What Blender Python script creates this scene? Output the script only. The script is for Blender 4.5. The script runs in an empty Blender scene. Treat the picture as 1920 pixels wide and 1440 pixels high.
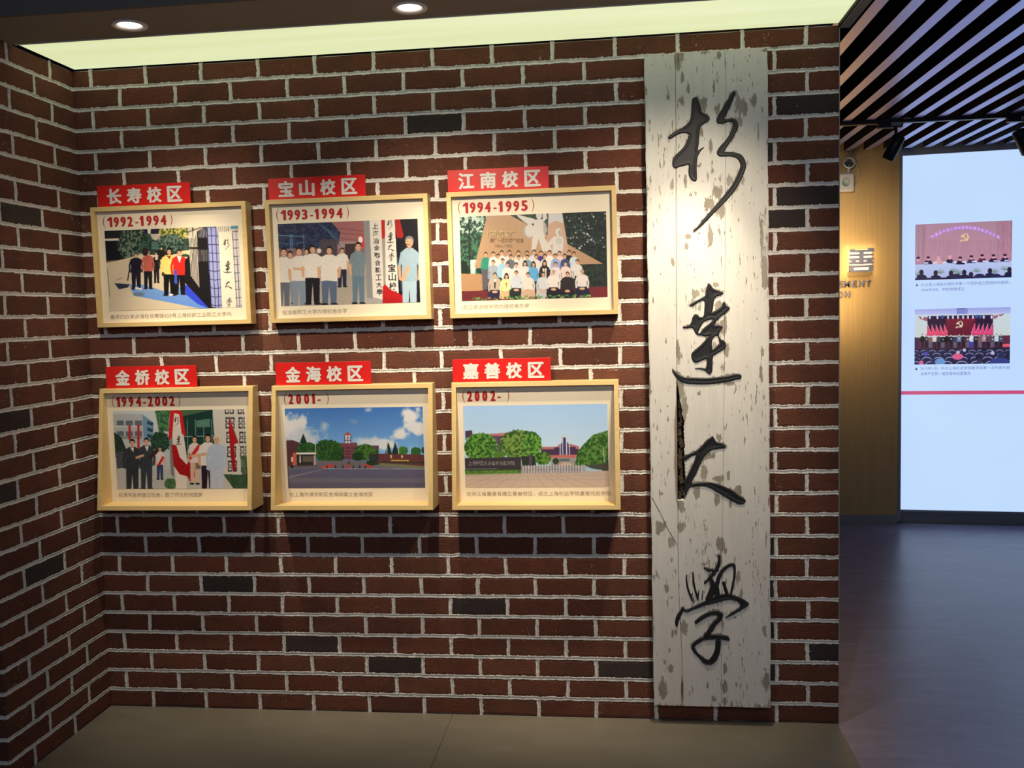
import bpy, bmesh, math, random
import numpy as np
from mathutils import Vector, Matrix

# ------------------------------------------------------------------ camera
scene = bpy.context.scene
ROOT = scene.collection
cam_data = bpy.data.cameras.new('camera')
cam = bpy.data.objects.new('camera', cam_data)
ROOT.objects.link(cam)
cam_data.sensor_fit = 'HORIZONTAL'
cam_data.sensor_width = 36.0
cam_data.lens = 36.0 * 1719.08 / 1920.0
cam_data.clip_start = 0.05
RX = (0.99305424, 0.11467467, -0.02632485)
RY = (-0.01731372, -0.07887888, -0.99673385)
RZ = (-0.1163766, 0.99026655, -0.07634556)
M = Matrix(((RX[0], -RY[0], -RZ[0], -0.76086), (RX[1], -RY[1], -RZ[1], -3.30004),
            (RX[2], -RY[2], -RZ[2], 1.49854), (0, 0, 0, 1)))
cam.matrix_world = M
scene.camera = cam

# ------------------------------------------------------------------ world, exposure
world = bpy.data.worlds.new('world')
scene.world = world
world.use_nodes = True
bg = world.node_tree.nodes['Background']
bg.inputs[0].default_value = (0.55, 0.62, 0.80, 1)
bg.inputs[1].default_value = 0.055
scene.view_settings.view_transform = 'Standard'
scene.view_settings.look = 'None'
scene.view_settings.exposure = 0.0
scene.view_settings.gamma = 1.0
scene.view_settings.use_curve_mapping = False

H = 2.446            # brick wall height
HC = 2.52            # underside of the slat ceiling
BZ, BX, J = 0.077, 0.21614, 0.0108
XL = -2.773          # inner corner with the left wall


def lamp(name, kind, loc, energy, color, aim=None, **kw):
    d = bpy.data.lights.new(name, kind)
    d.energy = energy
    d.color = color
    for k, v in kw.items():
        setattr(d, k, v)
    o = bpy.data.objects.new(name, d)
    ROOT.objects.link(o)
    o.location = loc
    if aim is not None:
        v = Vector(aim) - Vector(loc)
        o.rotation_euler = v.to_track_quat('-Z', 'Y').to_euler()
    return o


WARM = (1.0, 0.84, 0.61)
# recessed downlights over the brick wall (two of them are in view)
DOWN = [(-2.288, -0.462), (-1.382, -0.452), (-0.476, -0.452)]
for (x, y), e in zip(DOWN, (78, 76, 84)):
    lamp('downlight_beam', 'SPOT', (x, y, 2.425), e, WARM, (x - (.10 if x > -1 else 0), 0.0, 1.00),
         spot_size=math.radians(47), spot_blend=1.0, shadow_soft_size=0.022)
# second row of spotlights further into the room
for x, e in ((-0.35, 82), (-1.35, 84), (-2.25, 50)):
    lamp('room_spotlight_beam', 'SPOT', (x, -1.05, 2.45), e, WARM, (x - (.30 if x > -1 else .05), -0.05, 1.46),
         spot_size=math.radians(64), spot_blend=1.0, shadow_soft_size=0.02)
# soft general light of the room behind the photographer
lamp('room_light', 'AREA', (-0.2, -3.9, 2.5), 33, (0.80, 0.86, 1.0), (-1.2, 0, 1.0), shape='RECTANGLE', size=3.0, size_y=1.0)
# added fill light to brighten the oak panel, with no fixture of its own
lamp('panel_fill_light', 'SPOT', (0.45, 2.10, 2.42), 26, (1.0, .80, .56), (0.65, 3.13, 1.75),
     spot_size=math.radians(80), spot_blend=1.0, shadow_soft_size=0.05)

# ------------------------------------------------------------------ helpers


def srgb(r, g, b):
    f = lambda c: ((c / 255 + 0.055) / 1.055) ** 2.4 if c / 255 > 0.04045 else c / 255 / 12.92
    return (f(r), f(g), f(b), 1.0)


def new_obj(name, mesh, parent=None, mat=None, loc=None):
    o = bpy.data.objects.new(name, mesh)
    ROOT.objects.link(o)
    if parent is not None:
        o.parent = parent
    if mat is not None and mesh is not None and not mesh.materials:
        mesh.materials.append(mat)
    if loc is not None:
        o.location = loc
    return o


def thing(name, label, cat, loc=(0, 0, 0), rotz=0.0, group=None):
    o = bpy.data.objects.new(name, None)
    o.empty_display_size = 0.05
    ROOT.objects.link(o)
    o.location = loc
    o.rotation_euler = (0, 0, rotz)
    o['label'] = label
    o['category'] = cat
    if group:
        o['group'] = group
    return o


def struct(o, label=None):
    o['kind'] = 'structure'
    if label:
        o['label'] = label
    return o


def pymesh(name, verts, faces, mat=None, smooth=False):
    m = bpy.data.meshes.new(name)
    m.from_pydata(verts, [], faces)
    m.update()
    if mat is not None:
        m.materials.append(mat)
    if smooth:
        m.polygons.foreach_set('use_smooth', [True] * len(m.polygons))
    return m


def box(name, x0, x1, y0, y1, z0, z1, mat, parent=None, bevel=0.0):
    bm = bmesh.new()
    bmesh.ops.create_cube(bm, size=1.0)
    for v in bm.verts:
        v.co = Vector(((x0 + x1) / 2 + v.co.x * (x1 - x0), (y0 + y1) / 2 + v.co.y * (y1 - y0), (z0 + z1) / 2 + v.co.z * (z1 - z0)))
    if bevel:
        bmesh.ops.bevel(bm, geom=list(bm.edges), offset=bevel, segments=2, affect='EDGES', profile=0.5)
    m = bpy.data.meshes.new(name)
    bm.to_mesh(m)
    bm.free()
    return new_obj(name, m, parent, mat)


def lathe(name, prof, mat, parent=None, seg=32, matrix=None):
    """prof: list of (r, z)"""
    vs, fs = [], []
    n = len(prof)
    for i in range(seg):
        a = 2 * math.pi * i / seg
        for r, z in prof:
            v = Vector((r * math.cos(a), r * math.sin(a), z))
            vs.append(tuple(matrix @ v) if matrix else tuple(v))
    for i in range(seg):
        k = (i + 1) % seg
        for j in range(n - 1):
            fs.append((i * n + j, k * n + j, k * n + j + 1, i * n + j + 1))
    return new_obj(name, pymesh(name, vs, fs, mat, True), parent)


def tube(name, pts, r, mat, parent=None, seg=8):
    vs, fs = [], []
    pts = [Vector(p) for p in pts]
    for i, p in enumerate(pts):
        d = (pts[min(i + 1, len(pts) - 1)] - pts[max(i - 1, 0)]).normalized()
        a = d.orthogonal().normalized() if i == 0 else (a - d * a.dot(d)).normalized()
        b = d.cross(a)
        for k in range(seg):
            t = 2 * math.pi * k / seg
            vs.append(tuple(p + r * (math.cos(t) * a + math.sin(t) * b)))
    for i in range(len(pts) - 1):
        for k in range(seg):
            k2 = (k + 1) % seg
            fs.append((i * seg + k, i * seg + k2, (i + 1) * seg + k2, (i + 1) * seg + k))
    fs.append(tuple(range(seg))[::-1])
    fs.append(tuple((len(pts) - 1) * seg + k for k in range(seg)))
    return new_obj(name, pymesh(name, vs, fs, mat, True), parent)


def text_mesh(body, x0, x1, z0, z1, offset=0.0, depth=0.0, bold=None):
    """flat or extruded lettering standing in the xz plane, fitted to the box"""
    c = bpy.data.curves.new('lettering', 'FONT')
    c.body = body
    c.size = 1.0
    c.offset = offset
    c.resolution_u = 3
    c.extrude = 0.0
    o = bpy.data.objects.new('lettering', c)
    ROOT.objects.link(o)
    bpy.context.view_layer.update()
    dg = bpy.context.evaluated_depsgraph_get()
    m = bpy.data.meshes.new_from_object(o.evaluated_get(dg))
    bpy.data.objects.remove(o)
    bpy.data.curves.remove(c)
    n = len(m.vertices)
    co = np.empty(n * 3)
    m.vertices.foreach_get('co', co)
    co = co.reshape(-1, 3)
    a, b = co.min(0), co.max(0)
    sx = (x1 - x0) / max(1e-6, b[0] - a[0])
    sz = (z1 - z0) / max(1e-6, b[1] - a[1])
    if bold:
        sx = (x1 - x0 - 2 * bold[0]) / max(1e-6, b[0] - a[0])
        sz = (z1 - z0 - 2 * bold[1]) / max(1e-6, b[1] - a[1])
        x0, z0 = x0 + bold[0], z0 + bold[1]
    out = np.zeros_like(co)
    out[:, 0] = x0 + (co[:, 0] - a[0]) * sx
    out[:, 2] = z0 + (co[:, 1] - a[1]) * sz
    m.vertices.foreach_set('co', out.ravel())
    m.update()
    if bold:                     # heavier strokes: the outline repeated round a small ellipse
        polys = [tuple(p.vertices) for p in m.polygons]
        V_, F_ = [], []
        for q in range(8):
            t_ = q * math.pi / 4
            V_.append(out + np.array([bold[0] * math.cos(t_), -q * .00003, bold[1] * math.sin(t_)]))
            F_ += [tuple(i + q * n for i in p) for p in polys]
        m = bpy.data.meshes.new('lettering')
        m.from_pydata(np.concatenate(V_).tolist(), [], F_)
        m.update()
    if depth:
        bm = bmesh.new()
        bm.from_mesh(m)
        g = bmesh.ops.extrude_face_region(bm, geom=list(bm.faces))
        for v in g['geom']:
            if isinstance(v, bmesh.types.BMVert):
                v.co.y -= depth
        bmesh.ops.recalc_face_normals(bm, faces=bm.faces)
        bm.to_mesh(m)
        bm.free()
    return m


def lettering(name, body, x0, x1, y, z0, z1, mat, parent, offset=0.0, depth=0.0, bold=None):
    m = text_mesh(body, x0, x1, z0, z1, offset, depth, bold)
    m.materials.clear()
    m.materials.append(mat)
    return new_obj(name, m, parent, loc=(0, y, 0))


# ------------------------------------------------------------------ materials
class NT:
    def __init__(s, name):
        s.m = bpy.data.materials.new(name)
        s.m.use_nodes = True
        s.t = s.m.node_tree
        s.b = s.t.nodes['Principled BSDF']
        s.b.inputs['Specular IOR Level'].default_value = 0.35

    def n(s, typ, **kw):
        nd = s.t.nodes.new(typ)
        for k, v in kw.items():
            if k.startswith('i_'):
                nd.inputs[int(k[2:])].default_value = v
            else:
                setattr(nd, k, v)
        return nd

    def l(s, a, b):
        s.t.links.new(a, b)

    def set(s, **kw):
        for k, v in kw.items():
            s.b.inputs[k.replace('_', ' ')].default_value = v
        return s

    def pos(s, scale=(1, 1, 1)):
        g = s.n('ShaderNodeNewGeometry')
        m = s.n('ShaderNodeMapping')
        m.inputs['Scale'].default_value = scale
        s.l(g.outputs['Position'], m.inputs['Vector'])
        return m.outputs[0]

    def noise(s, vec, scale, detail=4, rough=0.6, dist=0.0):
        k = s.n('ShaderNodeTexNoise')
        k.inputs['Scale'].default_value = scale
        k.inputs['Detail'].default_value = detail
        k.inputs['Roughness'].default_value = rough
        k.inputs['Distortion'].default_value = dist
        s.l(vec, k.inputs['Vector'])
        return k.outputs[0]

    def ramp(s, fac, stops):
        r = s.n('ShaderNodeValToRGB')
        e = r.color_ramp.elements
        while len(e) < len(stops):
            e.new(0.5)
        for q, (p, c) in zip(e, stops):
            q.position = p
            q.color = c if len(c) == 4 else (*c, 1)
        s.l(fac, r.inputs[0])
        return r.outputs[0]

    def math(s, op, a, b=None, clamp=False):
        k = s.n('ShaderNodeMath', operation=op, use_clamp=clamp)
        for i, v in enumerate((a, b)):
            if v is None:
                continue
            if isinstance(v, (int, float)):
                k.inputs[i].default_value = v
            else:
                s.l(v, k.inputs[i])
        return k.outputs[0]

    def mix(s, fac, a, b, blend='MIX'):
        k = s.n('ShaderNodeMix', data_type='RGBA', blend_type=blend)
        if isinstance(fac, (int, float)):
            k.inputs[0].default_value = fac
        else:
            s.l(fac, k.inputs[0])
        for i, v in ((6, a), (7, b)):
            if isinstance(v, tuple):
                k.inputs[i].default_value = v if len(v) == 4 else (*v, 1)
            else:
                s.l(v, k.inputs[i])
        return k.outputs[2]

    def bump(s, h, strength=0.3, dist=0.002):
        k = s.n('ShaderNodeBump')
        k.inputs['Strength'].default_value = strength
        k.inputs['Distance'].default_value = dist
        s.l(h, k.inputs['Height'])
        s.l(k.outputs[0], s.b.inputs['Normal'])

    def col(s, c):
        s.l(c, s.b.inputs['Base Color'])


def attr_fac(t, name, typ='GEOMETRY'):
    a = t.n('ShaderNodeAttribute', attribute_type=typ, attribute_name=name)
    return a


BW = (0, 0, 0, 1), (1, 1, 1, 1)


def brick_material(name, use_object):
    t = NT(name)
    p = t.pos()
    if use_object:
        oi = t.n('ShaderNodeObjectInfo')
        tint = oi.outputs['Color']
    else:
        tint = attr_fac(t, 'tint').outputs['Color']
    # fine drag texture plus darker firing marks
    stre = t.noise(t.pos((14, 14, 60)), 3.0, 5, 0.7)
    c = t.mix(t.ramp(stre, [(0.3, BW[0]), (0.7, BW[1])]), tint, (0.60, 0.58, 0.60, 1), 'MULTIPLY')
    big = t.ramp(t.noise(p, 9.0, 3), [(0.45, BW[0]), (0.75, BW[1])])
    c = t.mix(t.math('MULTIPLY', big, 0.45), c, (0.035, 0.024, 0.022, 1))
    # mortar smears near the edges and small splashes on the face
    edge = attr_fac(t, 'edge').outputs['Fac']
    rag = t.noise(p, 140.0, 4, 0.75)
    rag2 = t.noise(p, 22.0, 3, 0.6)
    e = t.math('ADD', edge, t.math('MULTIPLY', rag, 0.9))
    e = t.math('ADD', e, t.math('MULTIPLY', rag2, 0.9))
    smear = t.ramp(e, [(0.60, BW[1]), (0.78, BW[0])])
    sp = t.noise(p, 75.0, 3, 0.75)
    zone = t.noise(p, 11.0, 2, 0.5)
    s2 = t.ramp(t.math('ADD', sp, t.math('MULTIPLY', zone, 0.55)), [(0.995, BW[0]), (1.06, BW[1])])
    c = t.mix(t.math('MULTIPLY', smear, 0.7), c, (0.46, 0.41, 0.35, 1))
    c = t.mix(t.math('MULTIPLY', s2, 0.4), c, (0.55, 0.50, 0.44, 1))
    t.col(c)
    t.set(Roughness=0.85)
    h = t.math('ADD', t.noise(p, 190.0, 5, 0.8), t.math('MULTIPLY', stre, 0.9))
    t.bump(h, 0.9, 0.0026)
    return t.m


M_BRICK = brick_material('fired_brick', True)
M_BRICK2 = brick_material('fired_brick_joined', False)


def simple(name, c, rough=0.6, metal=0.0, nscale=0, namt=0.1, bump=0.0, bscale=300, spec=None):
    t = NT(name)
    c = c if len(c) == 4 else (*c, 1)
    t.set(Base_Color=c, Roughness=rough, Metallic=metal)
    if spec is not None:
        t.b.inputs['Specular IOR Level'].default_value = spec
    if nscale:
        f = t.ramp(t.noise(t.pos(), nscale, 4), [(0.3, BW[0]), (0.7, BW[1])])
        d = tuple(x * (1 - namt) for x in c[:3]) + (1,)
        t.col(t.mix(f, c, d))
    if bump:
        t.bump(t.noise(t.pos(), bscale, 4), bump, 0.001)
    return t.m


def emitter(name, c, strength):
    t = NT(name)
    t.set(Base_Color=(0.3, 0.3, 0.3, 1), Emission_Color=c if len(c) == 4 else (*c, 1), Emission_Strength=strength)
    return t.m


def mortar_material():
    t = NT('lime_mortar')
    p = t.pos()
    f = t.ramp(t.noise(p, 60, 5, 0.7), [(0.25, BW[0]), (0.75, BW[1])])
    c = t.mix(f, (0.86, 0.83, 0.77, 1), (0.66, 0.63, 0.58, 1))
    t.col(c)
    t.set(Roughness=0.95)
    t.bump(t.noise(p, 240, 5, 0.8), 0.8, 0.002)
    return t.m


M_MORTAR = mortar_material()


def wood_frame_material():
    t = NT('pale_ash_wood')
    g = t.noise(t.pos((2, 30, 40)), 3.0, 4, 0.6, 0.4)
    t.col(t.mix(t.ramp(g, [(0.3, BW[0]), (0.7, BW[1])]), (0.72, 0.52, 0.23, 1), (0.64, 0.46, 0.20, 1)))
    t.set(Roughness=0.5)
    return t.m


M_FRAME = wood_frame_material()
M_PAPER = simple('cream_print_paper', (0.78, 0.70, 0.56), 0.55, nscale=4, namt=0.03)
M_RED = simple('red_acrylic', (0.66, 0.018, 0.016), 0.35)
M_WHITE = simple('white_lettering', (0.72, 0.70, 0.68), 0.5)
M_DATE = simple('dark_red_ink', (0.42, 0.012, 0.014), 0.6)
M_CAPT = simple('grey_brown_ink', (0.33, 0.27, 0.20), 0.7)
M_BLACKINK = simple('black_ink', (0.015, 0.015, 0.02), 0.7)
M_SOFFIT = simple('brown_painted_soffit', (0.27, 0.245, 0.215), 0.7, nscale=2, namt=0.08)
M_DARK = simple('matt_black_paint', (0.012, 0.012, 0.014), 0.7)
M_BLACKMETAL = simple('black_powder_coat', (0.02, 0.02, 0.022), 0.4)
M_FASCIA = simple('charcoal_paint', (0.12, 0.115, 0.11), 0.7)
M_SLAT = simple('satin_grey_slat', (0.50, 0.50, 0.86), 0.34, 0.75, nscale=3, namt=0.05, spec=1.0)
M_PLASTIC = simple('white_plastic', (0.55, 0.57, 0.6), 0.35)
M_CABLE = simple('pale_cable', (0.5, 0.45, 0.36), 0.5)
M_STEEL = simple('brushed_steel', (0.24, 0.26, 0.40), 0.4, 0.3, nscale=40, namt=0.2)
M_GREYTRIM = simple('grey_aluminium', (0.34, 0.36, 0.40), 0.4, 0.5)
M_GREYBASE = simple('grey_skirting', (0.24, 0.27, 0.31), 0.5, nscale=5, namt=0.06)
M_CORE = simple('grey_render', (0.30, 0.28, 0.26), 0.9, nscale=20, namt=0.2, bump=0.3)
M_RIM = simple('downlight_white_metal', (0.86, 0.82, 0.78), 0.35)


def yellow_wood():
    t = NT('oak_veneer_panel')
    g = t.noise(t.pos((26, 26, 0.9)), 2.4, 5, 0.65, 0.3)
    t.col(t.mix(t.ramp(g, [(0.25, BW[0]), (0.75, BW[1])]), (0.52, 0.37, 0.17, 1), (0.43, 0.30, 0.135, 1)))
    t.set(Roughness=0.5)
    return t.m


def hall_floor():
    t = NT('streaked_grey_vinyl')
    a = t.noise(t.pos((2.2, 9, 1)), 1.6, 8, 0.72, 1.2)
    b = t.noise(t.pos((1.0, 2.4, 1)), 0.8, 4, 0.6, 0.6)
    f = t.ramp(t.math('ADD', a, t.math('MULTIPLY', b, 0.6)), [(0.62, BW[0]), (1.0, BW[1])])
    t.col(t.mix(f, (0.120, 0.114, 0.190, 1), (0.245, 0.235, 0.385, 1)))
    t.set(Roughness=0.33)
    t.b.inputs['Specular IOR Level'].default_value = 0.85
    t.b.inputs['Specular Tint'].default_value = (.85, .82, 1, 1)
    t.bump(a, 0.12, 0.002)
    return t.m


def bay_floor():
    t = NT('beige_grey_vinyl')
    a = t.noise(t.pos((3, 9, 1)), 1.4, 6, 0.6, 0.6)
    t.col(t.mix(t.ramp(a, [(0.3, BW[0]), (0.75, BW[1])]), (0.18, 0.158, 0.122, 1), (0.215, 0.192, 0.152, 1)))
    t.set(Roughness=0.4)
    return t.m


M_OAK, M_HALL, M_BAY = yellow_wood(), hall_floor(), bay_floor()


def board_material():
    """old white paint flaking off grey-brown timber"""
    t = NT('flaking_white_paint')
    fine = t.noise(t.pos((1, 1, 0.30)), 120.0, 6, 0.72, 0.3)
    mid = t.noise(t.pos((1, 1, 0.22)), 34.0, 4, 0.6)
    peel = attr_fac(t, 'peel').outputs['Fac']
    grain = t.noise(t.pos((1, 1, 0.05)), 190.0, 4, 0.6, 0.5)
    c1 = t.ramp(fine, [(0.32, BW[0]), (0.68, BW[1])])
    c2 = t.ramp(mid, [(0.30, BW[0]), (0.70, BW[1])])
    chips = t.math('ADD', t.math('MULTIPLY', c1, 0.36), t.math('MULTIPLY', c2, 0.36))
    v = t.math('ADD', chips, t.math('MULTIPLY', peel, 0.52))
    sl = t.math('ADD', t.noise(t.pos((1, 1, 0.16)), 130.0, 3, 0.6), t.math('MULTIPLY', t.noise(t.pos((1, 1, .6)), 7.0, 2, .5), .35))
    sliver = t.ramp(sl, [(0.825, BW[0]), (0.85, BW[1])])
    sl2 = t.math('ADD', t.noise(t.pos((1, 1, 0.30)), 48.0, 4, 0.7), t.math('MULTIPLY', t.noise(t.pos((1, 1, .6)), 9.0, 2, .5), .3))
    sliver = t.math('MAXIMUM', sliver, t.ramp(sl2, [(0.84, BW[0]), (0.86, BW[1])]))
    v = t.math('ADD', v, t.math('MULTIPLY', sliver, 0.50))
    mask = t.ramp(v, [(0.665, BW[0]), (0.685, BW[1])])
    stain = t.ramp(t.noise(t.pos((1, 1, 0.25)), 6.0, 4, 0.65), [(0.42, BW[0]), (0.8, BW[1])])
    paint = t.mix(t.math('MULTIPLY', stain, 0.5), (0.70, 0.69, 0.66, 1), (0.55, 0.52, 0.45, 1))
    paint = t.mix(t.math('MULTIPLY', t.ramp(t.noise(t.pos((1, 1, .12)), 60.0, 4, .7), [(.35, BW[0]), (.75, BW[1])]), .45), paint, (0.54, 0.52, 0.48, 1))
    crk = t.ramp(grain, [(0.24, BW[1]), (0.30, BW[0])])
    paint = t.mix(t.math('MULTIPLY', crk, 0.55), paint, (0.26, 0.23, 0.19, 1))
    under = t.mix(t.ramp(t.noise(t.pos((1, 1, 0.2)), 14.0, 4), [(0.35, BW[0]), (0.7, BW[1])]), (0.36, 0.33, 0.28, 1), (0.22, 0.19, 0.15, 1))
    rim = t.ramp(v, [(0.61, BW[0]), (0.66, BW[1])])
    c = t.mix(t.math('MULTIPLY', rim, 0.35), paint, (0.40, 0.37, 0.31, 1))
    c = t.mix(mask, c, under)
    rot = attr_fac(t, 'rot').outputs['Fac']
    r2 = t.ramp(t.math('ADD', rot, t.math('MULTIPLY', mid, 0.7)), [(0.72, BW[0]), (0.9, BW[1])])
    c = t.mix(t.math('MULTIPLY', r2, 0.85), c, (0.17, 0.12, 0.07, 1))
    t.col(c)
    t.set(Roughness=0.7)
    h = t.math('SUBTRACT', t.math('MULTIPLY', grain, 0.25), mask)
    t.bump(h, 0.6, 0.0016)
    return t.m


M_BOARD = board_material()
M_ROT = simple('rotten_timber', (0.10, 0.07, 0.042), 0.95, nscale=60, namt=0.7, bump=0.9, bscale=120)
M_CARVED = simple('glossy_black_lacquer', (0.016, 0.017, 0.02), 0.5, bump=0.25, bscale=130, spec=0.28)
M_PRINT = NT('photographic_print')
_a = attr_fac(M_PRINT, 'ink')
M_PRINT.l(_a.outputs['Color'], M_PRINT.b.inputs['Base Color'])
M_PRINT.set(Roughness=0.45)
M_PRINT = M_PRINT.m
M_PRINTLIT = NT('backlit_print')
_a = attr_fac(M_PRINTLIT, 'ink')
M_PRINTLIT.l(_a.outputs['Color'], M_PRINTLIT.b.inputs['Emission Color'])
M_PRINTLIT.set(Base_Color=(0.05, 0.05, 0.05, 1), Emission_Strength=1.0)
M_PRINTLIT = M_PRINTLIT.m

rng = random.Random(7)

# ------------------------------------------------------------------ setting: floors
struct(box('floor', -6.5, 4.5, -6.5, 6.0, -0.12, -0.004, M_HALL), 'streaked blue grey vinyl floor of the hall')
plat = bpy.data.objects.new('floor_bay', None)
ROOT.objects.link(plat)
struct(plat, 'beige grey floor covering in front of the brick wall')
for x0, x1 in ((XL, -1.4065), (-1.4045, -0.004)):
    box('floor_sheet', x0, x1, -0.62, 0.0, -0.0045, 0.0, M_BAY, plat)

# ------------------------------------------------------------------ brick walls


def edge_attr(m, vals):
    a = m.attributes.new('edge', 'FLOAT', 'POINT')
    a.data.foreach_set('value', vals)


def brick_geo(w, h, r, depth=0.012):
    """brick face in the xz plane, front at y=0, centred; 8-point wobbling outline, rim and face"""
    hw, hh = w / 2, h / 2
    j = lambda s: r.uniform(-s, s)
    xs = [-hw, -hw / 3, hw / 3, hw]
    ring = [(x, -hh + j(.0012)) for x in xs] + [(x, hh + j(.0012)) for x in reversed(xs)]
    back = [(x, depth, z) for x, z in ring]
    front = [(x * (1 - .0016 / hw), 0.0014, z * (1 - .0016 / hh)) for x, z in ring]
    ins = min(.010, w * .3)
    inner = []
    for x, z in ring:
        ix = max(-hw + ins, min(hw - ins, x))
        iz = -hh + .010 if z < 0 else hh - .010
        inner.append((ix, j(.0005), iz))
    vs = back + front + inner
    ed = [0.0] * 16 + [1.0] * 8
    fs = []
    for a in (0, 8):
        for k in range(8):
            k2 = (k + 1) % 8
            fs.append((a + k, a + k2, a + 8 + k2, a + 8 + k))
    fs += [(16, 17, 22, 23), (17, 18, 21, 22), (18, 19, 20, 21)]
    return vs, fs, ed


BRICK_CACHE = {}


def brick_mesh(w, h):
    key = (round(w, 3), round(h, 3), rng.randrange(6))
    if key not in BRICK_CACHE:
        vs, fs, ed = brick_geo(w, h, rng)
        m = pymesh('brick', vs, fs, M_BRICK)
        edge_attr(m, ed)
        BRICK_CACHE[key] = m
    return BRICK_CACHE[key]


def tint(dark):
    if dark:
        k = rng.uniform(.8, 1.2)
        return (0.060 * k, 0.043 * k, 0.039 * k, 1)
    k = rng.gauss(1, .11)
    g = rng.gauss(1, .05)
    return (0.178 * k, 0.060 * k * g, 0.034 * k * g, 1)


def course_z(c):
    """lower and upper joint centre of course c"""
    lo = 0.0 if c == 0 else .0685 + (c - 1) * BZ
    hi = min(H, .0685 + c * BZ)
    return lo, hi


DARK = {(28, 6), (6, 10), (5, 6), (2, 7), (2, 3), (3, 9), (24, 0), (23, 1), (3, 0), (28, 0), (26, 1), (8, 1), (6, 1), (4, 1), (2, 1)}
bricks = []            # (x0, x1, z0, z1, dark) on the back wall
for c in range(32):
    lo, hi = course_z(c)
    z0 = lo + (J / 2 if c else 0.001)
    z1 = hi - (J / 2 if c < 31 else 0.001)
    n = 0
    edges = [0.0]
    while edges[-1] > XL - .003:
        e = -(n + 1) * BX if c % 2 == 0 else -(n + .5) * BX
        n += 1
        e += rng.uniform(-.0025, .0025)
        edges.append(max(e, XL - .003))
    if edges[-2] - edges[-1] < .03:
        edges.pop(-2)
    for k in range(len(edges) - 1):
        x1 = edges[k] - (J / 2 if k else 0.0)
        x0 = edges[k + 1] + (J / 2 if k < len(edges) - 2 else 0.0)
        bricks.append((x0, x1, z0, z1, (c, k) in DARK, c, k))

COVER = [(x, x + .603, 1.46, 1.95) for x in (-2.706, -2.031, -1.360)] + [(x, x + .604, .80, 1.275) for x in (-2.713, -2.037, -1.363)] + [(-.655, -.245, .073, 2.372)]


def hidden_frac(x0, x1, z0, z1):
    a = 0
    for c in COVER:
        a += max(0, min(x1, c[1]) - max(x0, c[0])) * max(0, min(z1, c[3]) - max(z0, c[2]))
    return a / ((x1 - x0) * (z1 - z0))


wall = bpy.data.objects.new('wall_back', None)
ROOT.objects.link(wall)
struct(wall, 'reddish brown brick wall with pale mortar joints')
box('wall_core', -3.3, 0.0, .0115, .16, 0, H, M_CORE, wall)
vis = sorted(bricks, key=lambda b: -(b[1] - b[0]) * (b[3] - b[2]) * (1 - hidden_frac(*b[:4])))
for b in vis[:298]:
    o = new_obj('brick', brick_mesh(b[1] - b[0], b[3] - b[2]), wall, loc=((b[0] + b[1]) / 2, 0, (b[2] + b[3]) / 2))
    o.color = tint(b[4])
V, F, E, T = [], [], [], []
for b in vis[298:]:
    vs, fs, ed = brick_geo(b[1] - b[0], b[3] - b[2], rng)
    k = len(V)
    V += [(v[0] + (b[0] + b[1]) / 2, v[1], v[2] + (b[2] + b[3]) / 2) for v in vs]
    F += [tuple(i + k for i in f) for f in fs]
    E += ed
    T += list(tint(b[4])) * len(vs)
m = pymesh('bricks', V, F, M_BRICK2)
edge_attr(m, E)
a = m.attributes.new('tint', 'FLOAT_COLOR', 'POINT')
a.data.foreach_set('color', T)
o = new_obj('bricks', m, wall)
o['kind'] = 'stuff'

nrng = np.random.default_rng(5)


def rough_line(n, amp, smooth=3):
    a = nrng.normal(0, 1, n + 8)
    k = np.ones(smooth) / smooth
    return amp * np.convolve(a, k, 'same')[4:4 + n] * math.sqrt(smooth)


def joint_strip(V, F, ax0, ax1, cz, horizontal, w=J, step=.0033):
    """ragged, slightly hollow mortar strip in (u, y, v) wall coordinates"""
    n = max(4, int((ax1 - ax0) / step) + 1)
    s = np.linspace(ax0, ax1, n)
    wav = rough_line(n, .0006, 9)
    up = w / 2 + .0006 + np.abs(rough_line(n, .0018, 1)) + rough_line(n, .0006, 6)
    dn = w / 2 + .0003 + np.abs(rough_line(n, .0012, 1)) + rough_line(n, .0005, 6)
    prof = [(-dn, .0012), (-dn * .9, -.0004), (-w * .30, .0016), (w * .22, .0038), (up * .80, -.0007), (up, .0012)]
    k0 = len(V)
    rag = [rough_line(n, .0006, 2) for _ in prof]
    for i in range(n):
        for q, (off, y) in enumerate(prof):
            o_ = off if not hasattr(off, '__len__') else off[i]
            yy = max(-.0034, y + (rag[q][i] if q not in (0, 5) else 0))
            v = cz + wav[i] + o_
            V.append((s[i], yy, v) if horizontal else (v, yy, s[i]))
    P = len(prof)
    for i in range(n - 1):
        for q in range(P - 1):
            f = (k0 + i * P + q, k0 + (i + 1) * P + q, k0 + (i + 1) * P + q + 1, k0 + i * P + q + 1)
            F.append(f if horizontal else f[::-1])


V, F = [], []
for i in range(31):
    joint_strip(V, F, XL - .004, 0.0, .0685 + i * BZ, True)
for b in bricks:
    if b[0] > XL + .01:
        joint_strip(V, F, b[2] - .004, b[3] + .004, b[0] - J / 2, False, w=J * .95)
o = new_obj('mortar', pymesh('mortar', V, F, M_MORTAR, True), wall)
o['kind'] = 'stuff'
box('mortar_bed', XL, -.0005, .006, .0112, 0, H, M_MORTAR, wall)

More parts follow.
